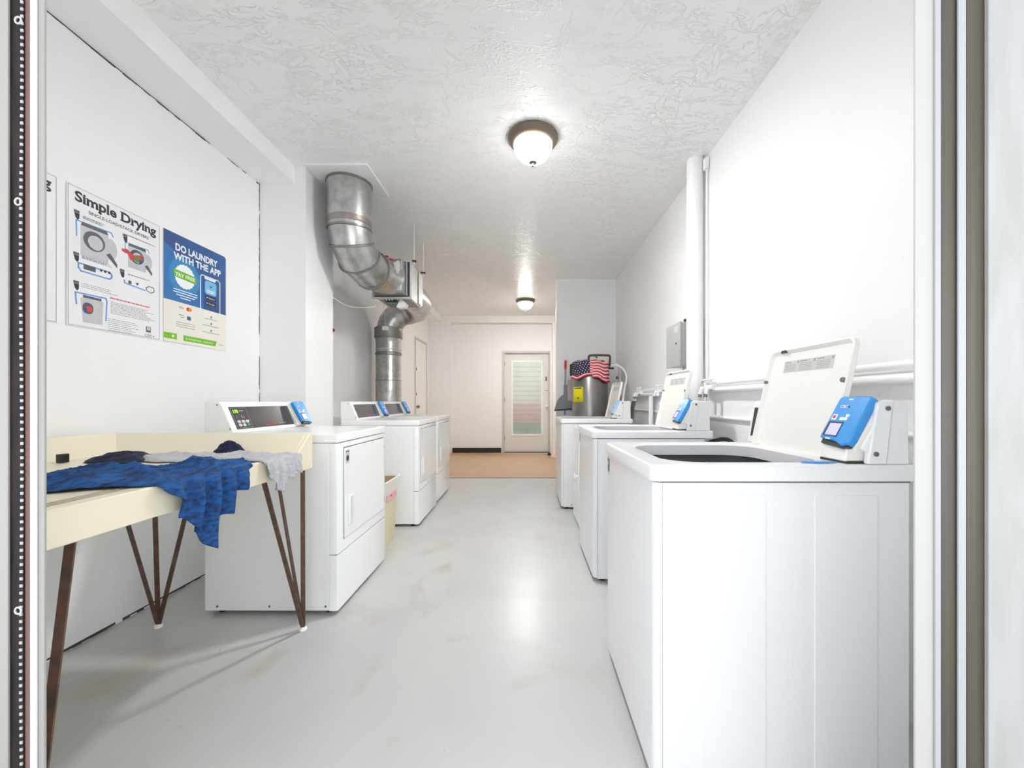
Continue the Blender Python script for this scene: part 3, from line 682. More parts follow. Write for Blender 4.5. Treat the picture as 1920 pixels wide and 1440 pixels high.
def serif_text(s, par, x0, x1, base, cap, m):
    ob = text(s, 'title', m, par, x0, base, cap, x1 - x0, bold=.032, z=.0016)
    # slab serifs under and over the straight stems
    adv = []; cu = bpy.data.curves.new('m', 'FONT'); cu.size = 1; cu.offset = .03
    def ext(q):
        cu.body = q; o_ = bpy.data.objects.new('m', cu); me = bpy.data.meshes.new_from_object(o_); xs = [v.co.x for v in me.vertices]
        r_ = (min(xs), max(xs)) if xs else (0, 0); bpy.data.meshes.remove(me); bpy.data.objects.remove(o_); return r_
    a0, a1 = ext(s); k = (x1 - x0) / (a1 - a0); h = cap / .7; b = MB(); q = cap * .10
    for i, ch in enumerate(s):
        if ch == ' ': continue
        e1 = ext(s[:i + 1])[1]; lo, hi = ext(ch); L_ = x0 + (e1 - (hi - lo) - a0) * k; Rr = x0 + (e1 - a0) * k; st = .13 * h
        def bar(cx, y, wd=st * 1.9): b.box(cx - wd / 2, cx + wd / 2, y, y + q, .0016, .002)
        xh = cap * .74
        if ch in 'il': bar((L_ + Rr) / 2, base, st * 1.7)
        if ch == 'i': bar((L_ + Rr) / 2 - st * .35, base + cap * .70 - q, st * 1.1)
        if ch == 'l': bar((L_ + Rr) / 2 - st * .35, base + cap * 1.03 - q, st * 1.2)
        if ch == 'm':
            for fx in (L_ + st / 2, (L_ + Rr) / 2, Rr - st / 2): bar(fx, base, st * 1.6)
            bar(L_ + st * .1, base + xh - q, st)
        if ch == 'n':
            for fx in (L_ + st / 2, Rr - st / 2): bar(fx, base, st * 1.7)
            bar(L_ + st * .1, base + xh - q, st)
        if ch == 'r': bar(L_ + st / 2, base, st * 2.2); bar(L_ + st * .1, base + xh - q, st)
        if ch == 'p': bar(L_ + st / 2, base - cap * .28, st * 2); bar(L_ + st * .1, base + xh - q, st)
        if ch == 'y': bar(L_ + st / 2, base + xh - q); bar(Rr - st / 2, base + xh - q)
        if ch == 'D': bar(L_ + st * .3, base, st * 1.8); bar(L_ + st * .3, base + cap - q, st * 1.8)
    b.build('title_serif', m, par, smooth=False)
# drying instructions
PW, PH = .437, .612
def c7(x, y): return uv(120 + x / 4.647, 330 + y / 4.647, 1.706, 1.396)
pA = poster('poster', 'white instruction poster titled Simple Drying with dryer pictures', 1.706, 2.143, 1.396, 2.008, PAPER)
border(pA, PW, PH, .004, .0016, INKG)
serif_text('Simple Drying', pA, .030, .412, .548, .043, INK)
text('SINGLE-LOAD/STACK DRYERS', 'subtitle', INK, pA, .085, .512, .014, .285, bold=.012, z=.0016)
def ml(par, pts, n, m=INKG, lh=.004, seed=1):             # lines of tiny print inside a slanted box
    rnd = random.Random(seed); (x0, y1), (x1, y0) = pts; b = MB()
    for i in range(n):
        y = y1 - i * (y1 - y0) / max(1, n)
        xe = x0 + (x1 - x0) * (.7 + .3 * rnd.random()); x = x0
        while x < xe:
            wd = .004 + rnd.random() * .012; b.box(x, min(x + wd, xe), y - lh * .5, y, .0014, .0017); x += wd + .003
    b.build('small_print', m, par, smooth=False)
def pointer(par, x, y, s=.022):                            # dark pointing badge
    shape('badge', PDARK, par, [(x, y), (x + s, y), (x + s, y - s * .5), (x, y - s * .5)])
    shape('badge', INK, par, [(x + .001, y - s * .55), (x + s, y - s * .55), (x + s * .95, y - s * 1.5), (x + s * .7, y - s * 1.9), (x + s * .3, y - s * 1.5)])
def outline(par, pts, q, m, z=.0014):                      # open polyline with thickness q
    b = MB()
    for (a, c) in zip(pts, pts[1:]):
        d = V((c[0] - a[0], c[1] - a[1])); nn = V((-d.y, d.x)).normalized() * q / 2; e = d.normalized() * q * .4
        b.prism([(a[0] - nn.x - e.x, a[1] - nn.y - e.y), (c[0] - nn.x + e.x, c[1] - nn.y + e.y), (c[0] + nn.x + e.x, c[1] + nn.y + e.y), (a[0] + nn.x - e.x, a[1] + nn.y - e.y)], 'z', z, z + .0004)
    b.build('outline', m, par, smooth=False)
def machine_pic(par, x, y, s, stuff_):                     # top-left corner, scale: a dryer with its door open
    outline(par, [(x - .01 * s, y - .28 * s), (x - .02 * s, y + .01 * s), (x + .62 * s, y + .03 * s), (x + .66 * s, y - .04 * s)], .022 * s, PBLUE)
    shape('machine_body', PGREY, par, [(x + .06 * s, y - .05 * s), (x + .56 * s, y - .05 * s), (x + .56 * s, y - .62 * s), (x + .06 * s, y - .62 * s)])
    shape('machine_console', PDARK, par, [(x + .08 * s, y + .02 * s), (x + .54 * s, y + .02 * s), (x + .56 * s, y - .05 * s), (x + .06 * s, y - .05 * s)])
    dr = [(x + (.30 + .2 * cos(a * pi / 10)) * s, y + (-.28 + .19 * sin(a * pi / 10)) * s) for a in range(20)]
    shape('drum', PDARK, par, dr, .0018)
    dr = [(x + (.32 + .14 * cos(a * pi / 10)) * s, y + (-.30 + .14 * sin(a * pi / 10)) * s) for a in range(20)]
    shape('drum', PGREY, par, dr, .0022)
    do = [(x + (.60 + .14 * cos(a * pi / 10)) * s, y + (-.32 + .22 * sin(a * pi / 10)) * s) for a in range(20)]
    shape('open_door', PGREY, par, do, .0016); shape('open_door', PDARK, par, [(x + .52 * s, y - .45 * s), (x + .60 * s, y - .40 * s), (x + .74 * s, y - .58 * s), (x + .74 * s, y - .66 * s)], .002)
    if stuff_:
        shape('clothes', INKR, par, [(x - .12 * s, y - .2 * s), (x + .02 * s, y - .16 * s), (x + .2 * s, y - .26 * s), (x + .46 * s, y - .18 * s), (x + .45 * s, y - .32 * s), (x + .12 * s, y - .42 * s), (x + .04 * s, y - .28 * s), (x - .10 * s, y - .26 * s)], .0026)
        shape('clothes', PGREEN, par, [(x + .22 * s, y - .3 * s), (x + .36 * s, y - .26 * s), (x + .38 * s, y - .42 * s), (x + .24 * s, y - .42 * s)], .003)
        shape('clothes', PNAVY, par, [(x + .36 * s, y - .32 * s), (x + .46 * s, y - .32 * s), (x + .42 * s, y - .42 * s), (x + .36 * s, y - .44 * s)], .0034)
def at7(x, y): return c7(x, y)
p = at7(85, 285); pointer(pA, p[0], p[1]); ml(pA, (at7(165, 345), at7(350, 450)), 4, INKG, .0045, 2)
p = at7(115, 390); machine_pic(pA, p[0], p[1], .23, False)
p = at7(80, 655); pointer(pA, p[0], p[1]); ml(pA, (at7(155, 690), at7(440, 810)), 4, INKG, .0045, 3)
x0, y1 = at7(125, 755); x1, y0 = at7(415, 905)
outline(pA, [(x0, y1), (x0, y0 + .012), (x0 + .01, y0), (x1 - .01, y0), (x1, y0 + .01), (x1, y1 - .01), (x1 - .01, y1), (x0, y1)], .006, PBLUE)
shape('control_picture', PDARK, pA, [(x0 + .02, y1 + .002), (x0 + .07, y1 + .002), (x0 + .07, y0 + .012), (x0 + .02, y0 + .012)])
for i in range(3): shape('key_picture', INK, pA, rrect(x0 + .088 + i * .018, x0 + .098 + i * .018, y0 + .024, y0 + .034, .002), .0018)
p = at7(80, 905); pointer(pA, p[0], p[1]); ml(pA, (at7(150, 930), at7(480, 1060)), 3, INKG, .0045, 4)
x0, y1 = at7(98, 1010); x1, y0 = at7(365, 1260)
outline(pA, [(x0 + .004, y0 + .05), (x0, y1), (x1, y1 + .004), (x1 + .004, y1 - .01), (x1, y0)], .006, PBLUE)
shape('machine_console', PDARK, pA, [(x0 + .03, y1 - .004), (x1 - .02, y1 - .004), (x1 - .02, y1 - .016), (x0 + .03, y1 - .016)])
shape('machine_body', PGREY, pA, [(x0 + .02, y1 - .018), (x1 - .012, y1 - .018), (x1 - .016, y0 - .025), (x0 + .03, y0 - .025)])
shape('drum', PDARK, pA, rrect(x0 + .028, x0 + .072, y1 - .085, y1 - .035, .02), .0018)
shape('clothes', INKR, pA, rrect(x0 + .040, x0 + .068, y1 - .075, y1 - .050, .01), .0022); shape('clothes', PNAVY, pA, rrect(x0 + .032, x0 + .046, y1 - .082, y1 - .060, .006), .0026)
p = at7(512, 498); pointer(pA, p[0], p[1]); ml(pA, (at7(560, 515), at7(800, 620)), 3, INKG, .0045, 5)
p = at7(538, 580); machine_pic(pA, p[0], p[1], .185, True)
p = at7(485, 805); pointer(pA, p[0], p[1]); ml(pA, (at7(555, 850), at7(760, 925)), 2, INKG, .0045, 6)
x0, y1 = at7(525, 905); x1, y0 = at7(785, 1030)
outline(pA, [(x0, y1), (x0 + .002, y0 + .014), (x1 - .05, y0 + .006)], .006, PBLUE)
shape('control_picture', PDARK, pA, [(x0 + .02, y1 + .004), (x0 + .035, y1 + .004), (x0 + .035, y1 - .012), (x0 + .02, y1 - .012)])
shape('card_picture', PDARK, pA, [(x0 + .055, y0 + .03), (x0 + .075, y0 + .034), (x0 + .065, y0 + .018)])
outline(pA, [(x1 - .045, y0 + .02), (x1 - .03, y0 + .032), (x1 - .004, y0 + .030), (x1, y0 + .012), (x1 - .02, y0), (x1 - .04, y0 + .008), (x1 - .045, y0 + .02)], .004, PDARK)
ml(pA, (at7(400, 1060), at7(820, 1155)), 2, INKR, .006, 7)
ml(pA, (at7(405, 1095), at7(815, 1290)), 9, INKG, .0042, 8)
ml(pA, (at7(385, 1240), at7(660, 1400)), 7, INKG, .0042, 9)
text('CSC', 'logo', INK, pA, .350, .008, .012, .040, bold=.01, z=.0016)
shape('logo_flag', INK, pA, [(.396, .010), (.396, .018), (.403, .014)])
shape('phone_picture', PDARK, pA, rrect(.356, .382, .030, .060, .003)); shape('phone_picture', PGREY, pA, rrect(.360, .378, .040, .058, .003), .002)
# neighbour poster, mostly behind the door frame
pB = poster('poster', 'leftmost white poster, mostly hidden behind the door frame', 1.215, 1.672, 1.396, 2.008, PAPER)
border(pB, .457, PH, .004, .0016, INKG)
serif_text('Simple Washing', pB, .030, .435, .548, .043, INK)
# app poster
Y0 = 2.162; WQ, HQ = .449, .610
pC = poster('poster', 'blue poster reading DO LAUNDRY WITH THE APP', Y0, Y0 + WQ, 1.397, 1.397 + HQ, PCREAM)
def c6(x, y): return uv(300 + x / 6, 420 + y / 6, Y0, 1.397)
vb = .232
shape('blue_field', PMID, pC, [(0, vb), (WQ, vb), (WQ, HQ - .012), (WQ - .012, HQ), (0, HQ)], .0013)
shape('navy_field', PNAVY, pC, [(0, HQ - .07), (.08, HQ - .10), (.20, HQ - .2), (.26, vb + .20), (.27, vb), (WQ, vb), (WQ, HQ - .012), (WQ - .012, HQ), (0, HQ)], .0017)
shape('round_field', PLIGHT, pC, [(.135 + .105 * cos(a * pi / 16), .385 + .105 * sin(a * pi / 16)) for a in range(32)], .0021)
text('DO LAUNDRY', 'headline', WHITEPRINT, pC, .072, .520, .038, .305, bold=.035, z=.0027)
text('WITH THE APP', 'headline', WHITEPRINT, pC, .060, .468, .038, .345, bold=.035, z=.0027)
sl = [(.135 + (.066 + .004 * (a % 2)) * cos(a * pi / 20), .384 + (.066 + .004 * (a % 2)) * sin(a * pi / 20)) for a in range(40)]
shape('seal', WHITEPRINT, pC, sl, .0025)
shape('ribbon', PLIME, pC, [(.058, .412), (.212, .404), (.212, .362), (.064, .370)], .003)
text('TRY FREE', 'ribbon_print', WHITEPRINT, pC, .070, .376, .020, .132, bold=.02, z=.0036)
ml2 = MB()
for i, (a, c) in enumerate(((.060, .222), (.058, .222), (.078, .204), (.105, .175))): ml2.box(a, c, .298 - i * .014, .303 - i * .014, .0022, .0026)
ml2.build('small_print', WHITEPRINT, pC, smooth=False)
outline(pC, [(.245, vb), (.245, .425), (.255, .437), (.385, .437), (.398, .425), (.398, vb)], .006, WHITEPRINT, .0022)
shape('phone_notch', WHITEPRINT, pC, [(.270, .436), (.368, .436), (.358, .418), (.280, .418)], .0022)
shape('app_icon', PSKY, pC, rrect(.278, .368, .330, .412, .014), .0024)
shape('icon_mark', INK, pC, [(.310, .385), (.322, .372), (.340, .395), (.322, .380)], .003)
ml3 = MB(); ml3.box(.293, .353, .352, .357, .003, .0034); ml3.box(.293, .353, .341, .346, .003, .0034); ml3.build('small_print', WHITEPRINT, pC, smooth=False)
for v in (.296, .262):
    shape('store_button', INK, pC, rrect(.285, .363, v, v + .026, .004), .0024)
    shape('button_print', WHITEPRINT, pC, [(.291, v + .008), (.291, v + .018), (.300, v + .013)], .003)
    text('Store' if v > .28 else 'Google', 'button_print', WHITEPRINT, pC, .306, v + .008, .010, .048, z=.003)
text('VISA', 'card_logo', INKG, pC, .094, .198, .012, .034, bold=.01, z=.0016)
shape('card_logo', REDM, pC, [(.157 + .011 * cos(a * pi / 8), .204 + .011 * sin(a * pi / 8)) for a in range(16)], .0016)
shape('card_logo', ORANGE, pC, [(.171 + .011 * cos(a * pi / 8), .204 + .011 * sin(a * pi / 8)) for a in range(16)], .0019)
shape('card_logo', PMID, pC, rrect(.150, .176, .142, .164, .002), .0016)
ml4 = MB(); ml4.box(.096, .130, .160, .164, .0014, .0017); ml4.box(.108, .130, .148, .152, .0014, .0017)
for i in range(3): ml4.box(.078, .206, .118 - i * .012, .1205 - i * .012, .0014, .0017)
for i in range(3): ml4.box(.262 + (.02 if i == 0 else 0), .392 - (.02 if i == 0 else 0), .178 - i * .042, .181 - i * .042, .0014, .0017)
ml4.build('small_print', INKG, pC, smooth=False)
for i in range(3): shape('bullet_icon', INKG, pC, [(.328 + .007 * cos(a * pi / 6), .194 - i * .042 + .007 * sin(a * pi / 6)) for a in range(12)], .0016)
shape('green_banner', PLIME, pC, [(0, .050), (.372, .050), (.362, .018), (0, .018)], .0016)
shape('blank_square', PCREAM, pC, rrect(.082, .124, .010, .060, .001), .002)
text('cscpay.com', 'banner_print', WHITEPRINT, pC, .140, .029, .011, .200, z=.0022)
shape('banner_mark', WHITEPRINT, pC, rrect(.050, .064, .028, .040, .004), .0022)
text('CSC', 'logo', INKG, pC, .388, .028, .009, .028, z=.0016)
shape('logo_flag', INKG, pC, [(.420, .028), (.420, .036), (.427, .032)])

# ------------------------------------------------------------------ ductwork
t = thing('ceiling_duct', 'large galvanised duct dropping from ceiling, elbowing into a square damper box', 'duct', (0, 0, 0))
MB().box(-1.60, -1.15, 2.91, 3.37, ZC - .012, ZC).build('ceiling_plate', TRIMW, t, bevel=.002)
def gore(pts, r): return [V(p) for p in pts]
main = [(-1.392, 3.165, ZC - .01), (-1.392, 3.165, 2.70), (-1.394, 3.165, 2.52), (-1.394, 3.17, 2.44), (-1.392, 3.20, 2.345), (-1.380, 3.30, 2.255), (-1.355, 3.46, 2.215), (-1.315, 3.66, 2.225), (-1.297, 3.80, 2.245)]
MB().tube(main, [.166, .166, .166, .160, .160, .163, .163, .162, .160], 40, up=(1, 0, 0)).build('elbow_duct', GALV, t, sharp=20)
def band(par, p, d, r, wd=.016, m=GALVD):
    p = V(p); d = V(d).normalized() * wd / 2
    return MB().tube([p - d, p - d * .7, p + d * .7, p + d], [r - .002, r + .004, r + .004, r - .002], 40).build('seam_band', m, par)
band(t, (-1.392, 3.165, ZC - .02), (0, 0, 1), .168, .02)
band(t, (-1.394, 3.167, 2.475), (0, .02, -1), .164, .05, mat('aged_tape_band', (168, 156, 150), .35, .75, var=.1, vscale=8))
band(t, (-1.394, 3.17, 2.430), (0, .1, -1), .164, .02)
band(t, (-1.391, 3.215, 2.330), (0, .5, -1), .166, .022)
band(t, (-1.378, 3.32, 2.245), (0.05, .9, -.55), .168, .022)
band(t, (-1.345, 3.50, 2.213), (.2, 1, -.05), .169, .02)
# square transition and box
MB().add([(-1.44, 3.74, 2.10), (-1.155, 3.74, 2.10), (-1.155, 3.74, 2.40), (-1.44, 3.74, 2.40), (-1.455, 3.89, 2.096), (-1.150, 3.89, 2.096), (-1.150, 3.89, 2.415), (-1.455, 3.89, 2.415)],
         [(0, 1, 2, 3), (0, 4, 5, 1), (1, 5, 6, 2), (2, 6, 7, 3), (3, 7, 4, 0), (7, 6, 5, 4)]).build('square_collar', GALV, t, bevel=.01)
bx = MB().box(-1.47, -1.123, 3.90, 4.33, 2.079, 2.428).build('damper_box', GALVF, t, bevel=.003)
for x0, x1, z0, z1 in ((-1.49, -1.103, 2.062, 2.082), (-1.49, -1.103, 2.421, 2.441), (-1.49, -1.47, 2.082, 2.421), (-1.123, -1.103, 2.082, 2.421)):
    MB().box(x0, x1, 3.882, 3.905, z0, z1).build('flange', GALVF, bx, bevel=.002)
for x0, x1, z0, z1 in ((-1.47, -1.123, 2.082, 2.094), (-1.146, -1.123, 2.094, 2.421)): MB().box(x0, x1, 3.884, 3.899, z0, z1).build('gasket', DARKGAP, bx)
for x0, x1, z0, z1 in ((-1.46, -1.146, 2.0945, 2.103), (-1.153, -1.146, 2.103, 2.42)): MB().box(x0, x1, 3.878, 3.884, z0, z1).build('inner_flange', GALVF, bx)
MB().box(-1.118, -1.112, 4.18, 4.33, 2.09, 2.42).build('access_panel', GALVF, bx, bevel=.001)
MB().box(-1.44, -1.15, 3.93, 4.30, 2.074, 2.080).build('underside_panel', GALVD, bx)
cb = MB().box(-1.385, -1.285, 3.93, 4.02, 2.062, 2.076).build('control_board', mat('green_board', (34, 62, 48), .5, var=.3, vscale=80), bx)
for i in range(3): MB().box(-1.370 + i * .028, -1.358 + i * .028, 3.926, 3.94, 2.060, 2.071).build('terminal', TRIMW, cb)
MB().box(-1.375, -1.285, 3.97, 4.02, 2.035, 2.05).build('control_board', mat('pale_green_board', (120, 150, 130), .5, var=.3, vscale=60), bx)
MB().prism([(-1.27, 1.995), (-1.24, 2.055), (-1.19, 2.055), (-1.165, 2.02), (-1.185, 1.99), (-1.24, 1.982)], 'y', 3.93, 4.0).build('actuator', PLAST, bx, bevel=.004)
MB().box(-1.24, -1.21, 3.94, 3.98, 2.05, 2.08).build('actuator_stem', PLAST, bx)
for i, (x, z) in enumerate(((-1.255, 2.370), (-1.215, 2.345))): MB().lathe([(.004, 0), (.018, .004), (.018, .012), (.006, .016)], (x, 3.62, z), 12).build('wing_knob', REDM, t)
MB().prism([(3.55, 2.30), (3.66, 2.36), (3.70, 2.33), (3.68, 2.24), (3.60, 2.22)], 'x', -1.175, -1.155).build('inspection_plate', GALVF, t, bevel=.002)
for x, y in ((-1.09, 3.92), (-1.09, 4.28), (-1.475, 3.60), (-1.49, 3.70)):
    MB().tube([(x, y, 2.40 if x > -1.2 else 2.30), (x, y, ZC)], .0045, 8).build('hanger_rod', TRIMW, t)
for y in (3.92, 4.28): MB().box(-1.118, -1.070, y - .014, y + .014, 2.435, 2.448).build('hanger_bracket', DARKBIT, t)
elb = smooth_path([(-1.297, 4.32, 2.25), (-1.29, 4.58, 2.25), (-1.30, 4.84, 2.245), (-1.36, 5.02, 2.225), (-1.48, 5.08, 2.205), (-1.60, 5.085, 2.17), (-1.695, 5.085, 2.07), (-1.737, 5.085, 1.93), (-1.737, 5.085, 1.85)], 3)
MB().tube(elb, [.157 + (.004 if i % 3 == 0 else 0) for i in range(len(elb))], 32).build('rear_elbow', GALV, t, sharp=14)
v = thing('vertical_duct', 'round galvanised duct standing behind the farthest dryer', 'duct', (-1.737, 5.085, 0))
MB().lathe([(.15, 0), (.157, .01), (.157, 1.32), (.155, 1.325), (.155, 1.88)], (0, 0, 0), 36).build('pipe', GALV, v)
for z, wd, m in ((1.665, .045, GALVD), (1.72, .012, GALVF), (1.33, .008, GALVD)): band(v, (0, 0, z), (0, 0, 1), .157, wd, m)
MB().lathe([(.165, 1.86), (.172, 1.87), (.172, 1.99), (.160, 2.0)], (0, 0, 0), 36).build('collar', GALVD, v)
o = MB().box(-.035, .035, -.02, .02, -.025, .025).build('thermostat_box', PLAST, loc=(-1.70, 4.86, 1.955), bevel=.004)
tag(o, 'small white sensor box hanging on a wire beside the vertical duct', 'sensor box')
MB().tube(smooth_path([(0, 0, .025), (.01, -.05, .15), (.10, -.35, .23)], 5), .003, 6).build('lead', TRIMW, o)
o = MB().tube(smooth_path([P(623, 556, 3.4), P(648, 572, 3.6), P(676, 577, 3.75), P(700, 575, 3.86), P(706, 570, 3.92)], 6), .004, 8).build('cable', TRIMW)
tag(o, 'thin white cable sagging from the pier to the damper box', 'cable')
o = MB().prism([(0, -.022), (.025, 0), (0, .022)], 'y', 0, .004).build('pennant', mat('dark_red_plastic', (112, 28, 44), .5, var=.1), loc=P(623, 619, 3.365))
tag(o, 'tiny dark red triangle fixed at the pier edge', 'marker')
t = thing('junction_box', 'low white metal box on the left wall behind the nearest dryer', 'electrical box', (XL, 3.86, .70))
MB().box(0, .30, 0, .40, 0, .215).build('body', ENAMEL2, t, bevel=.004)
for y in (.20, .225): MB().box(.300, .303, y, y + .008, .10, .13).build('slot', DARKBIT, t)
for y, z in ((.04, .19), (.36, .10)): MB().lathe([(.005, .30), (.005, .304)], (0, y, z), 8, 'x').build('screw', SCREW, t)

# ------------------------------------------------------------------ waste bin
t = thing('waste_bin', 'cream plastic waste bin with pink tag between two dryers', 'waste bin', (-1.175, 3.01, 0))
def ringz(hx, hy, z, r=.05): return [(x, y, z) for x, y in rrect(-hx, hx, -hy, hy, r, 5)]
def loft(rs, close_top=False):
    n = len(rs[0]); vs = [p for q in rs for p in q]
    return vs, [(i * n + j, i * n + (j + 1) % n, (i + 1) * n + (j + 1) % n, (i + 1) * n + j) for i in range(len(rs) - 1) for j in range(n)] + [tuple(range(n))[::-1]]
vs, fs = loft([ringz(.150, .18, 0, .07), ringz(.165, .20, .36, .07)]); MB().add(vs, fs).build('body', BIN, t)
vs, fs = loft([ringz(.167, .202, .33, .07), ringz(.172, .208, .42, .07), ringz(.184, .220, .465, .07), ringz(.186, .222, .485, .07), ringz(.176, .212, .488, .07), ringz(.166, .202, .47, .07)]); MB().add(vs, fs[:-1]).build('liner', LINER, t)
vs, fs = loft([ringz(.14, .17, .28, .07), ringz(.166, .203, .47, .07)]); MB().add(vs, fs).build('inside', BININ, t)
MB().box(.167, .174, -.12, .10, .335, .385).build('tag_strip', PINK, t, bevel=.002)
MB().lathe([(.008, .174), (.008, .176)], (0, -.02, .365), 10, 'x').build('dot', REDM, t)

# ------------------------------------------------------------------ right wall services
o = MB().tube([(1.216, 2.87, .0), (1.216, 2.87, ZC)], .056, 32).build('drain_pipe', TRIMW)
tag(o, 'thick white vertical pipe from floor to ceiling on the right wall', 'pipe')
o = MB().tube([(1.270, 2.80, 1.1), (1.270, 2.80, ZC - .06)], .007, 10).build('conduit', TRIMW)
tag(o, 'thin white conduit running up beside the thick vertical pipe', 'conduit')
MB().box(-.016, .010, -.02, .02, -.02, .06).build('conduit_clip', TRIMW, o, loc=(1.268, 2.80, ZC - .09), bevel=.002)
for z, r, lab in ((1.188, .015, 'upper'), (1.145, .017, 'lower')):
    o = MB().tube([(1.250, .80, z + (.004 if z > 1.16 else 0)), (1.250, 2.78, z)], r, 14).build('water_pipe', TRIMW)
    tag(o, lab + ' of the twin white pipes right of the thick vertical pipe', 'pipe', 'twin pipes along the right wall')
    o = MB().tube([(1.250, 2.96, z - .002), (1.250, 4.6, z - .010)], r, 14).build('water_pipe', TRIMW)
    tag(o, lab + ' of the twin white pipes left of the thick vertical pipe', 'pipe', 'twin pipes along the right wall')
o = MB().tube([(1.274, .80, .955), (1.274, 5.4, .975)], .011, 10).build('water_pipe', TRIMW)
tag(o, 'thin low white pipe along the right wall behind the consoles', 'pipe')
def valve_set(label, y, s=1, hoses=True):
    t = thing('valve_set', label, 'water valves', (1.235, y, 1.17), 0, 'white tap sets above the washers')
    MB().tube([(-.005, -.06, -.01), (-.005, .06, -.01)], .020 * s, 12).build('manifold', VALVE, t)
    for dy in (-.045, .04):
        MB().tube([(-.005, dy, -.01), (-.045, dy, -.015), (-.055, dy, -.055)], .014 * s, 12).build('spout', VALVE, t)
        MB().lathe([(.007, .0), (.007, .035), (.021, .037), (.023, .045), (.012, .050)], (-.02, dy, .0), 12).build('handle', VALVE, t)
        if hoses:
            MB().tube([(-.055, dy, -.05), (-.058, dy, -.075)], .012, 12).build('hose_ferrule', SCREW, t)
            MB().tube([(-.058, dy, -.07), (-.066, dy, -.11)], .009, 12).build('hose_collar', BRAIDTOP, t)
            MB().tube([(-.065, dy, -.10), (-.085, dy, -.18), (-.095, dy, -.30)], .011, 12).build('hose', BRAID, t)
    return t
valve_set('white valve pair with braided hoses beside the thick vertical pipe', 2.66)
valve_set('white tap set on the pipes above the gap before far washer', 3.62, .9, False)
valve_set('farthest white tap set with hoses above the farthest washer', 4.30, .9)
t = thing('electrical_panel', 'grey electrical box on right wall left of the thick pipe', 'electrical box', (1.14, 2.955, 1.334))
MB().box(.012, .145, 0, .27, 0, .322).build('box', GREYBOX, t, bevel=.003)
dd = MB().box(-.002, .012, -.003, .273, -.003, .325).build('cover', GREYBOX, t, bevel=.002)
MB().lathe([(.007, -.006), (.007, -.002)], (0, .06, .17), 12, 'x').build('latch', DARKBIT, dd)
MB().box(-.0028, -.002, .03, .10, .255, .30).build('sticker', STICKER, dd)
MB().lathe([(.022, .322), (.020, .334), (.026, .336), (.024, .352), (.010, .356)], (.075, .05, 0), 14).build('top_fitting', DARKBIT, t)
MB().tube([(.07, .10, 0), (.07, .10, -.16)], .006, 8).build('bottom_conduit', SCREW, t)
o = MB().box(0, .004, 0, .30, 0, .30).build('access_cover', mat('pale_grey_cover', (214, 216, 218), .4, var=.03), loc=(XR - .006, 3.72, .82), bevel=.001)
tag(o, 'pale grey cover plate on the right wall below the pipes', 'cover plate')
o = MB().tube([(1.225, 3.90, .80), (1.225, 3.90, 1.12)], .022, 14).build('standpipe', TRIMW)
tag(o, 'short white vertical standpipe between the middle and far washers', 'pipe')
o = MB().tube(smooth_path([(1.15, 2.96, .90), (1.155, 2.93, .98), (1.15, 2.90, 1.08), (1.135, 2.84, 1.11), (1.125, 2.80, 1.06)], 5), .014, 10).build('power_cord', DARKBIT)
tag(o, 'black cord rising behind the middle washer console', 'cord')
o = MB().tube(smooth_path([(1.075, 2.52, .76), (1.13, 2.40, .83), (1.19, 2.33, .84), (1.235, 2.29, .74), (1.255, 2.28, .45), (1.25, 2.28, .015)], 5), .012, 10).build('drain_hose', DARKBIT)
tag(o, 'dark drain hose behind the rear edge of the middle washer', 'hose')

# ------------------------------------------------------------------ water heater with flag cloth
HX, HY, HRr = .842, 5.22, .232
t = thing('water_heater', 'stainless steel water heater with yellow energy label, behind farthest washer', 'water heater', (HX, HY, 0))
MB().lathe([(.22, 0), (HRr, .02), (HRr, 1.54), (HRr - .012, 1.56), (HRr - .05, 1.575), (.02, 1.58)], (0, 0, 0), 48).build('tank', STAINLESS, t)
MB().lathe([(HRr + .002, .06), (HRr + .004, .07), (HRr + .004, .09), (HRr + .002, .10)], (0, 0, 0), 48).build('band', GALVD, t)
def onheater(name, m, a0, a1, z0, z1, r, par):
    n = 10; vs = []
    for i in range(n + 1):
        a = R(a0 + (a1 - a0) * i / n)
        vs += [(r * sin(a), -r * cos(a), z0), (r * sin(a), -r * cos(a), z1)]
    return MB().add(vs, [(2 * i, 2 * i + 2, 2 * i + 3, 2 * i + 1) for i in range(n)]).build(name, m, par, solid=.001)
yl = onheater('energy_label', YELLOW, -72, -30, 1.055, 1.250, HRr + .002, t)
onheater('label_print', DARKBIT, -66, -36, 1.226, 1.238, HRr + .0035, yl); onheater('label_print', STICKD, -52, -44, 1.10, 1.115, HRr + .0035, yl)
MB().tube(smooth_path([(-.03, -.10, 1.57), (-.03, -.10, 1.63), (0.0, -.10, 1.655), (.20, -.06, 1.66), (.245, -.06, 1.65), (.25, -.06, 1.60), (.24, -.04, 1.50)], 6), .014, 12).build('pipe_sleeve', BROWNINS, t)
MB().tube(smooth_path([(-.025, -.12, 1.57), (-.035, -.16, 1.63), (.03, -.16, 1.645), (.07, -.14, 1.62)], 6), .009, 10).build('pipe_sleeve', BROWNINS, t)
MB().box(-.262, -.225, -.03, .03, 1.40, 1.55).build('valve_box', DARKBIT, t, bevel=.004)
MB().tube([(.20, -.10, 1.54), (.30, -.10, 1.54)], .012, 10).build('nipple', DARKBIT, t)
MB().tube([(.20, -.10, 1.49), (.29, -.10, 1.49)], .012, 10).build('nipple', DARKBIT, t)
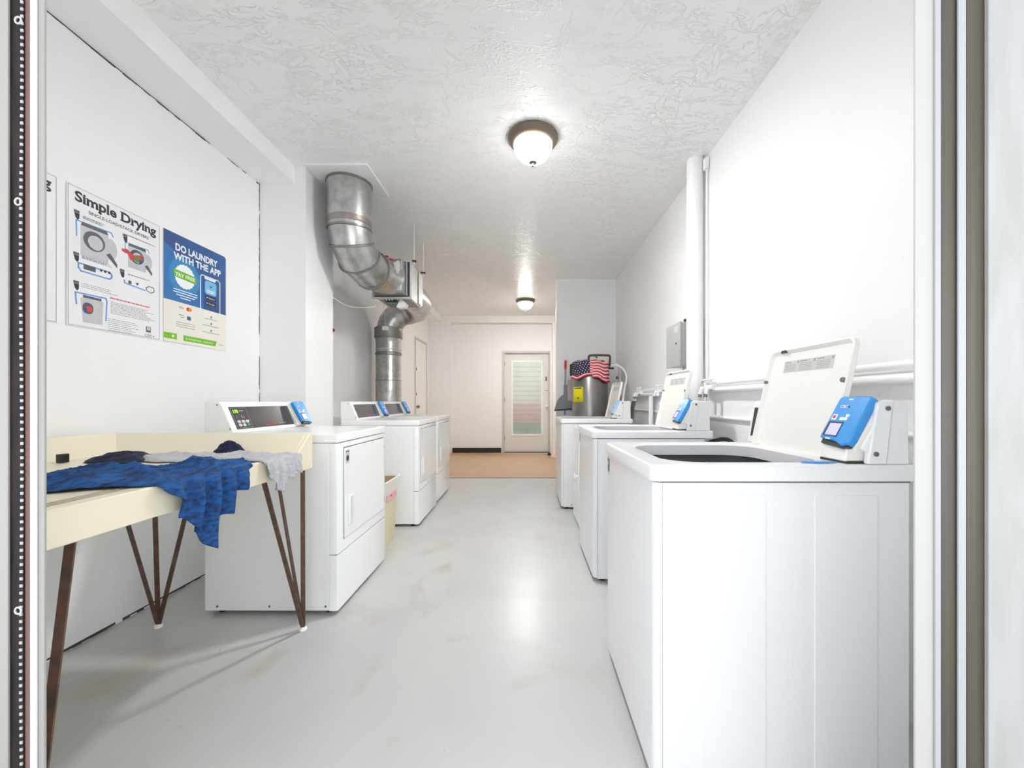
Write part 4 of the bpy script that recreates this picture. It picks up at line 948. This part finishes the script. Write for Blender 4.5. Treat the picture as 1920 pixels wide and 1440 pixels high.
# flag
NU, NV = 52, 26; b = MB(); vs = []
for i in range(NV + 1):
    f = i / NV
    for j in range(NU + 1):
        g = j / NU; a = R(-78 + 150 * g)
        low = 1.36 - .03 * sin(g * 9) + (-.03 if g > .5 else .01)
        z = 1.588 + (low - 1.588) * f
        r = HRr + .010 + .010 * abs(sin(g * 17 + f * 4)) * (.3 + f) + .006 * sin(f * 14)
        if f < .12: r = HRr - .05 + (.06 + .004) * f / .12
        vs.append((r * sin(a), -r * cos(a), z + .006 * sin(g * 23)))
fs = []; mi = []
for i in range(NV):
    for j in range(NU):
        fs.append((i * (NU + 1) + j, i * (NU + 1) + j + 1, (i + 1) * (NU + 1) + j + 1, (i + 1) * (NU + 1) + j))
        g = j / NU; stripe = (i // 2) % 2
        if g < .46 and i < 21: mi.append(3 if ((i % 3 == 1) and (j + (i // 3)) % 3 == 0) else 0)
        else: mi.append(1 if stripe == 0 else 2)
b.add(vs, fs); b.mi = mi
o = b.build('flag_cloth', [FNAVY, FRED, FPINK, mat('flag_star_white', (250, 246, 246), .8, var=.02)], loc=(HX, HY, 0), solid=.003, sharp=120)
tag(o, 'stars and stripes cloth draped over the top of the water heater', 'cloth')
o = MB().tube(smooth_path([P(1145, 684, 5.12), P(1158, 685, 5.10), P(1170, 694, 5.05), P(1175, 708, 5.0), P(1171, 728, 4.95), P(1168, 752, 4.88), P(1168, 775, 4.8)], 6), .014, 12).build('flexible_pipe', TRIMW)
tag(o, 'white pipe curving down from the top right of the water heater', 'pipe')
o = MB().tube(smooth_path([P(1163, 690, 5.3), P(1163, 720, 5.3), P(1165, 738, 5.28), P(1172, 745, 5.2), P(1182, 738, 5.1)], 5), .011, 10).build('flexible_pipe', TRIMW)
tag(o, 'thin white pipe hooking upward right of the water heater', 'pipe')
t = thing('shutoff_valve', 'small valve on a vertical pipe right of the water heater', 'valve', P(1157, 700, 5.42))
MB().tube([(0, 0, -.9), (0, 0, .12)], .010, 10).build('pipe', TRIMW, t)
MB().box(-.035, .035, -.008, .008, .12, .135).build('lever', VALVE, t, bevel=.002)
MB().lathe([(.014, -.06), (.018, -.05), (.018, -.03), (.010, -.02)], (0, 0, -.02), 12).build('valve_body', SCREW, t)

# ------------------------------------------------------------------ dustpan and brush
DY = 5.60
t = thing('dustpan', 'grey long-handled dustpan with red tip hung upside down beside water heater', 'dustpan', (0, DY, 0))
def pp(x, y): q = P(x, y, DY); return (q.x, q.z)
MB().tube([(pp(1060, 692)[0], 0, pp(0, 692)[1]), (pp(1059, 778)[0], 0, pp(0, 778)[1])], .012, 12).build('pole', GREYPOLE, t)
MB().tube([(pp(1060.5, 676)[0], 0, pp(0, 676)[1]), (pp(1060, 692)[0], 0, pp(0, 692)[1])], .016, 12).build('grip', REDM, t)
pts = [pp(1039, 769), pp(1040, 765), pp(1044, 752), pp(1050, 744), pp(1057, 739), pp(1064, 739), pp(1070, 745), pp(1073, 755), pp(1075, 767)]
pn = MB().prism(pts, 'y', -.055, -.030).build('pan', GREYPL, t, bevel=.006)
MB().prism([pp(1038.5, 770.5), pp(1039.2, 768), pp(1074, 765), pp(1074.5, 768)], 'y', -.065, -.02).build('lip', DARKBIT, pn)
MB().box(pp(1057, 0)[0], pp(1064, 0)[0], -.058, .014, pp(0, 742)[1], pp(0, 722)[1]).build('socket', GREYPL, t, bevel=.006)
MB().tube([(pp(1060, 0)[0], .0, pp(0, 682)[1]), (pp(1060, 0)[0], .07, pp(0, 682)[1])], .005, 8).build('wall_hook', SCREW, t)
t = thing('hand_broom', 'small brush with pale bristles hung beside the dustpan', 'broom', (0, 5.56, 0))
def pq(x, y): q = P(x, y, 5.56); return (q.x, q.z)
MB().prism([pq(1063, 712), pq(1077, 712), pq(1075, 753), pq(1064, 751)], 'y', -.06, -.02).build('bristles', BRISTLE, t, bevel=.006)
MB().prism([pq(1068, 694), pq(1071, 694), pq(1074, 713), pq(1065, 713)], 'y', -.05, -.03).build('head', PLAST, t, bevel=.004)
MB().tube([(pq(1069.5, 0)[0], -.04, pq(0, 698)[1]), (pq(1069.5, 0)[0], .11, pq(0, 698)[1])], .004, 8).build('wall_hook', SCREW, t)
heap('cleaning_rag', (.53, 7.55, .002), .05, .07, .13, FPINK, 'pale crumpled rag on the tan floor by the back door', 11, 'rag')
heap('doorstop', (.47, 7.92, .002), .035, .05, .05, DARKBIT, 'small dark doorstop at the right foot of the back door', 12, 'doorstop')
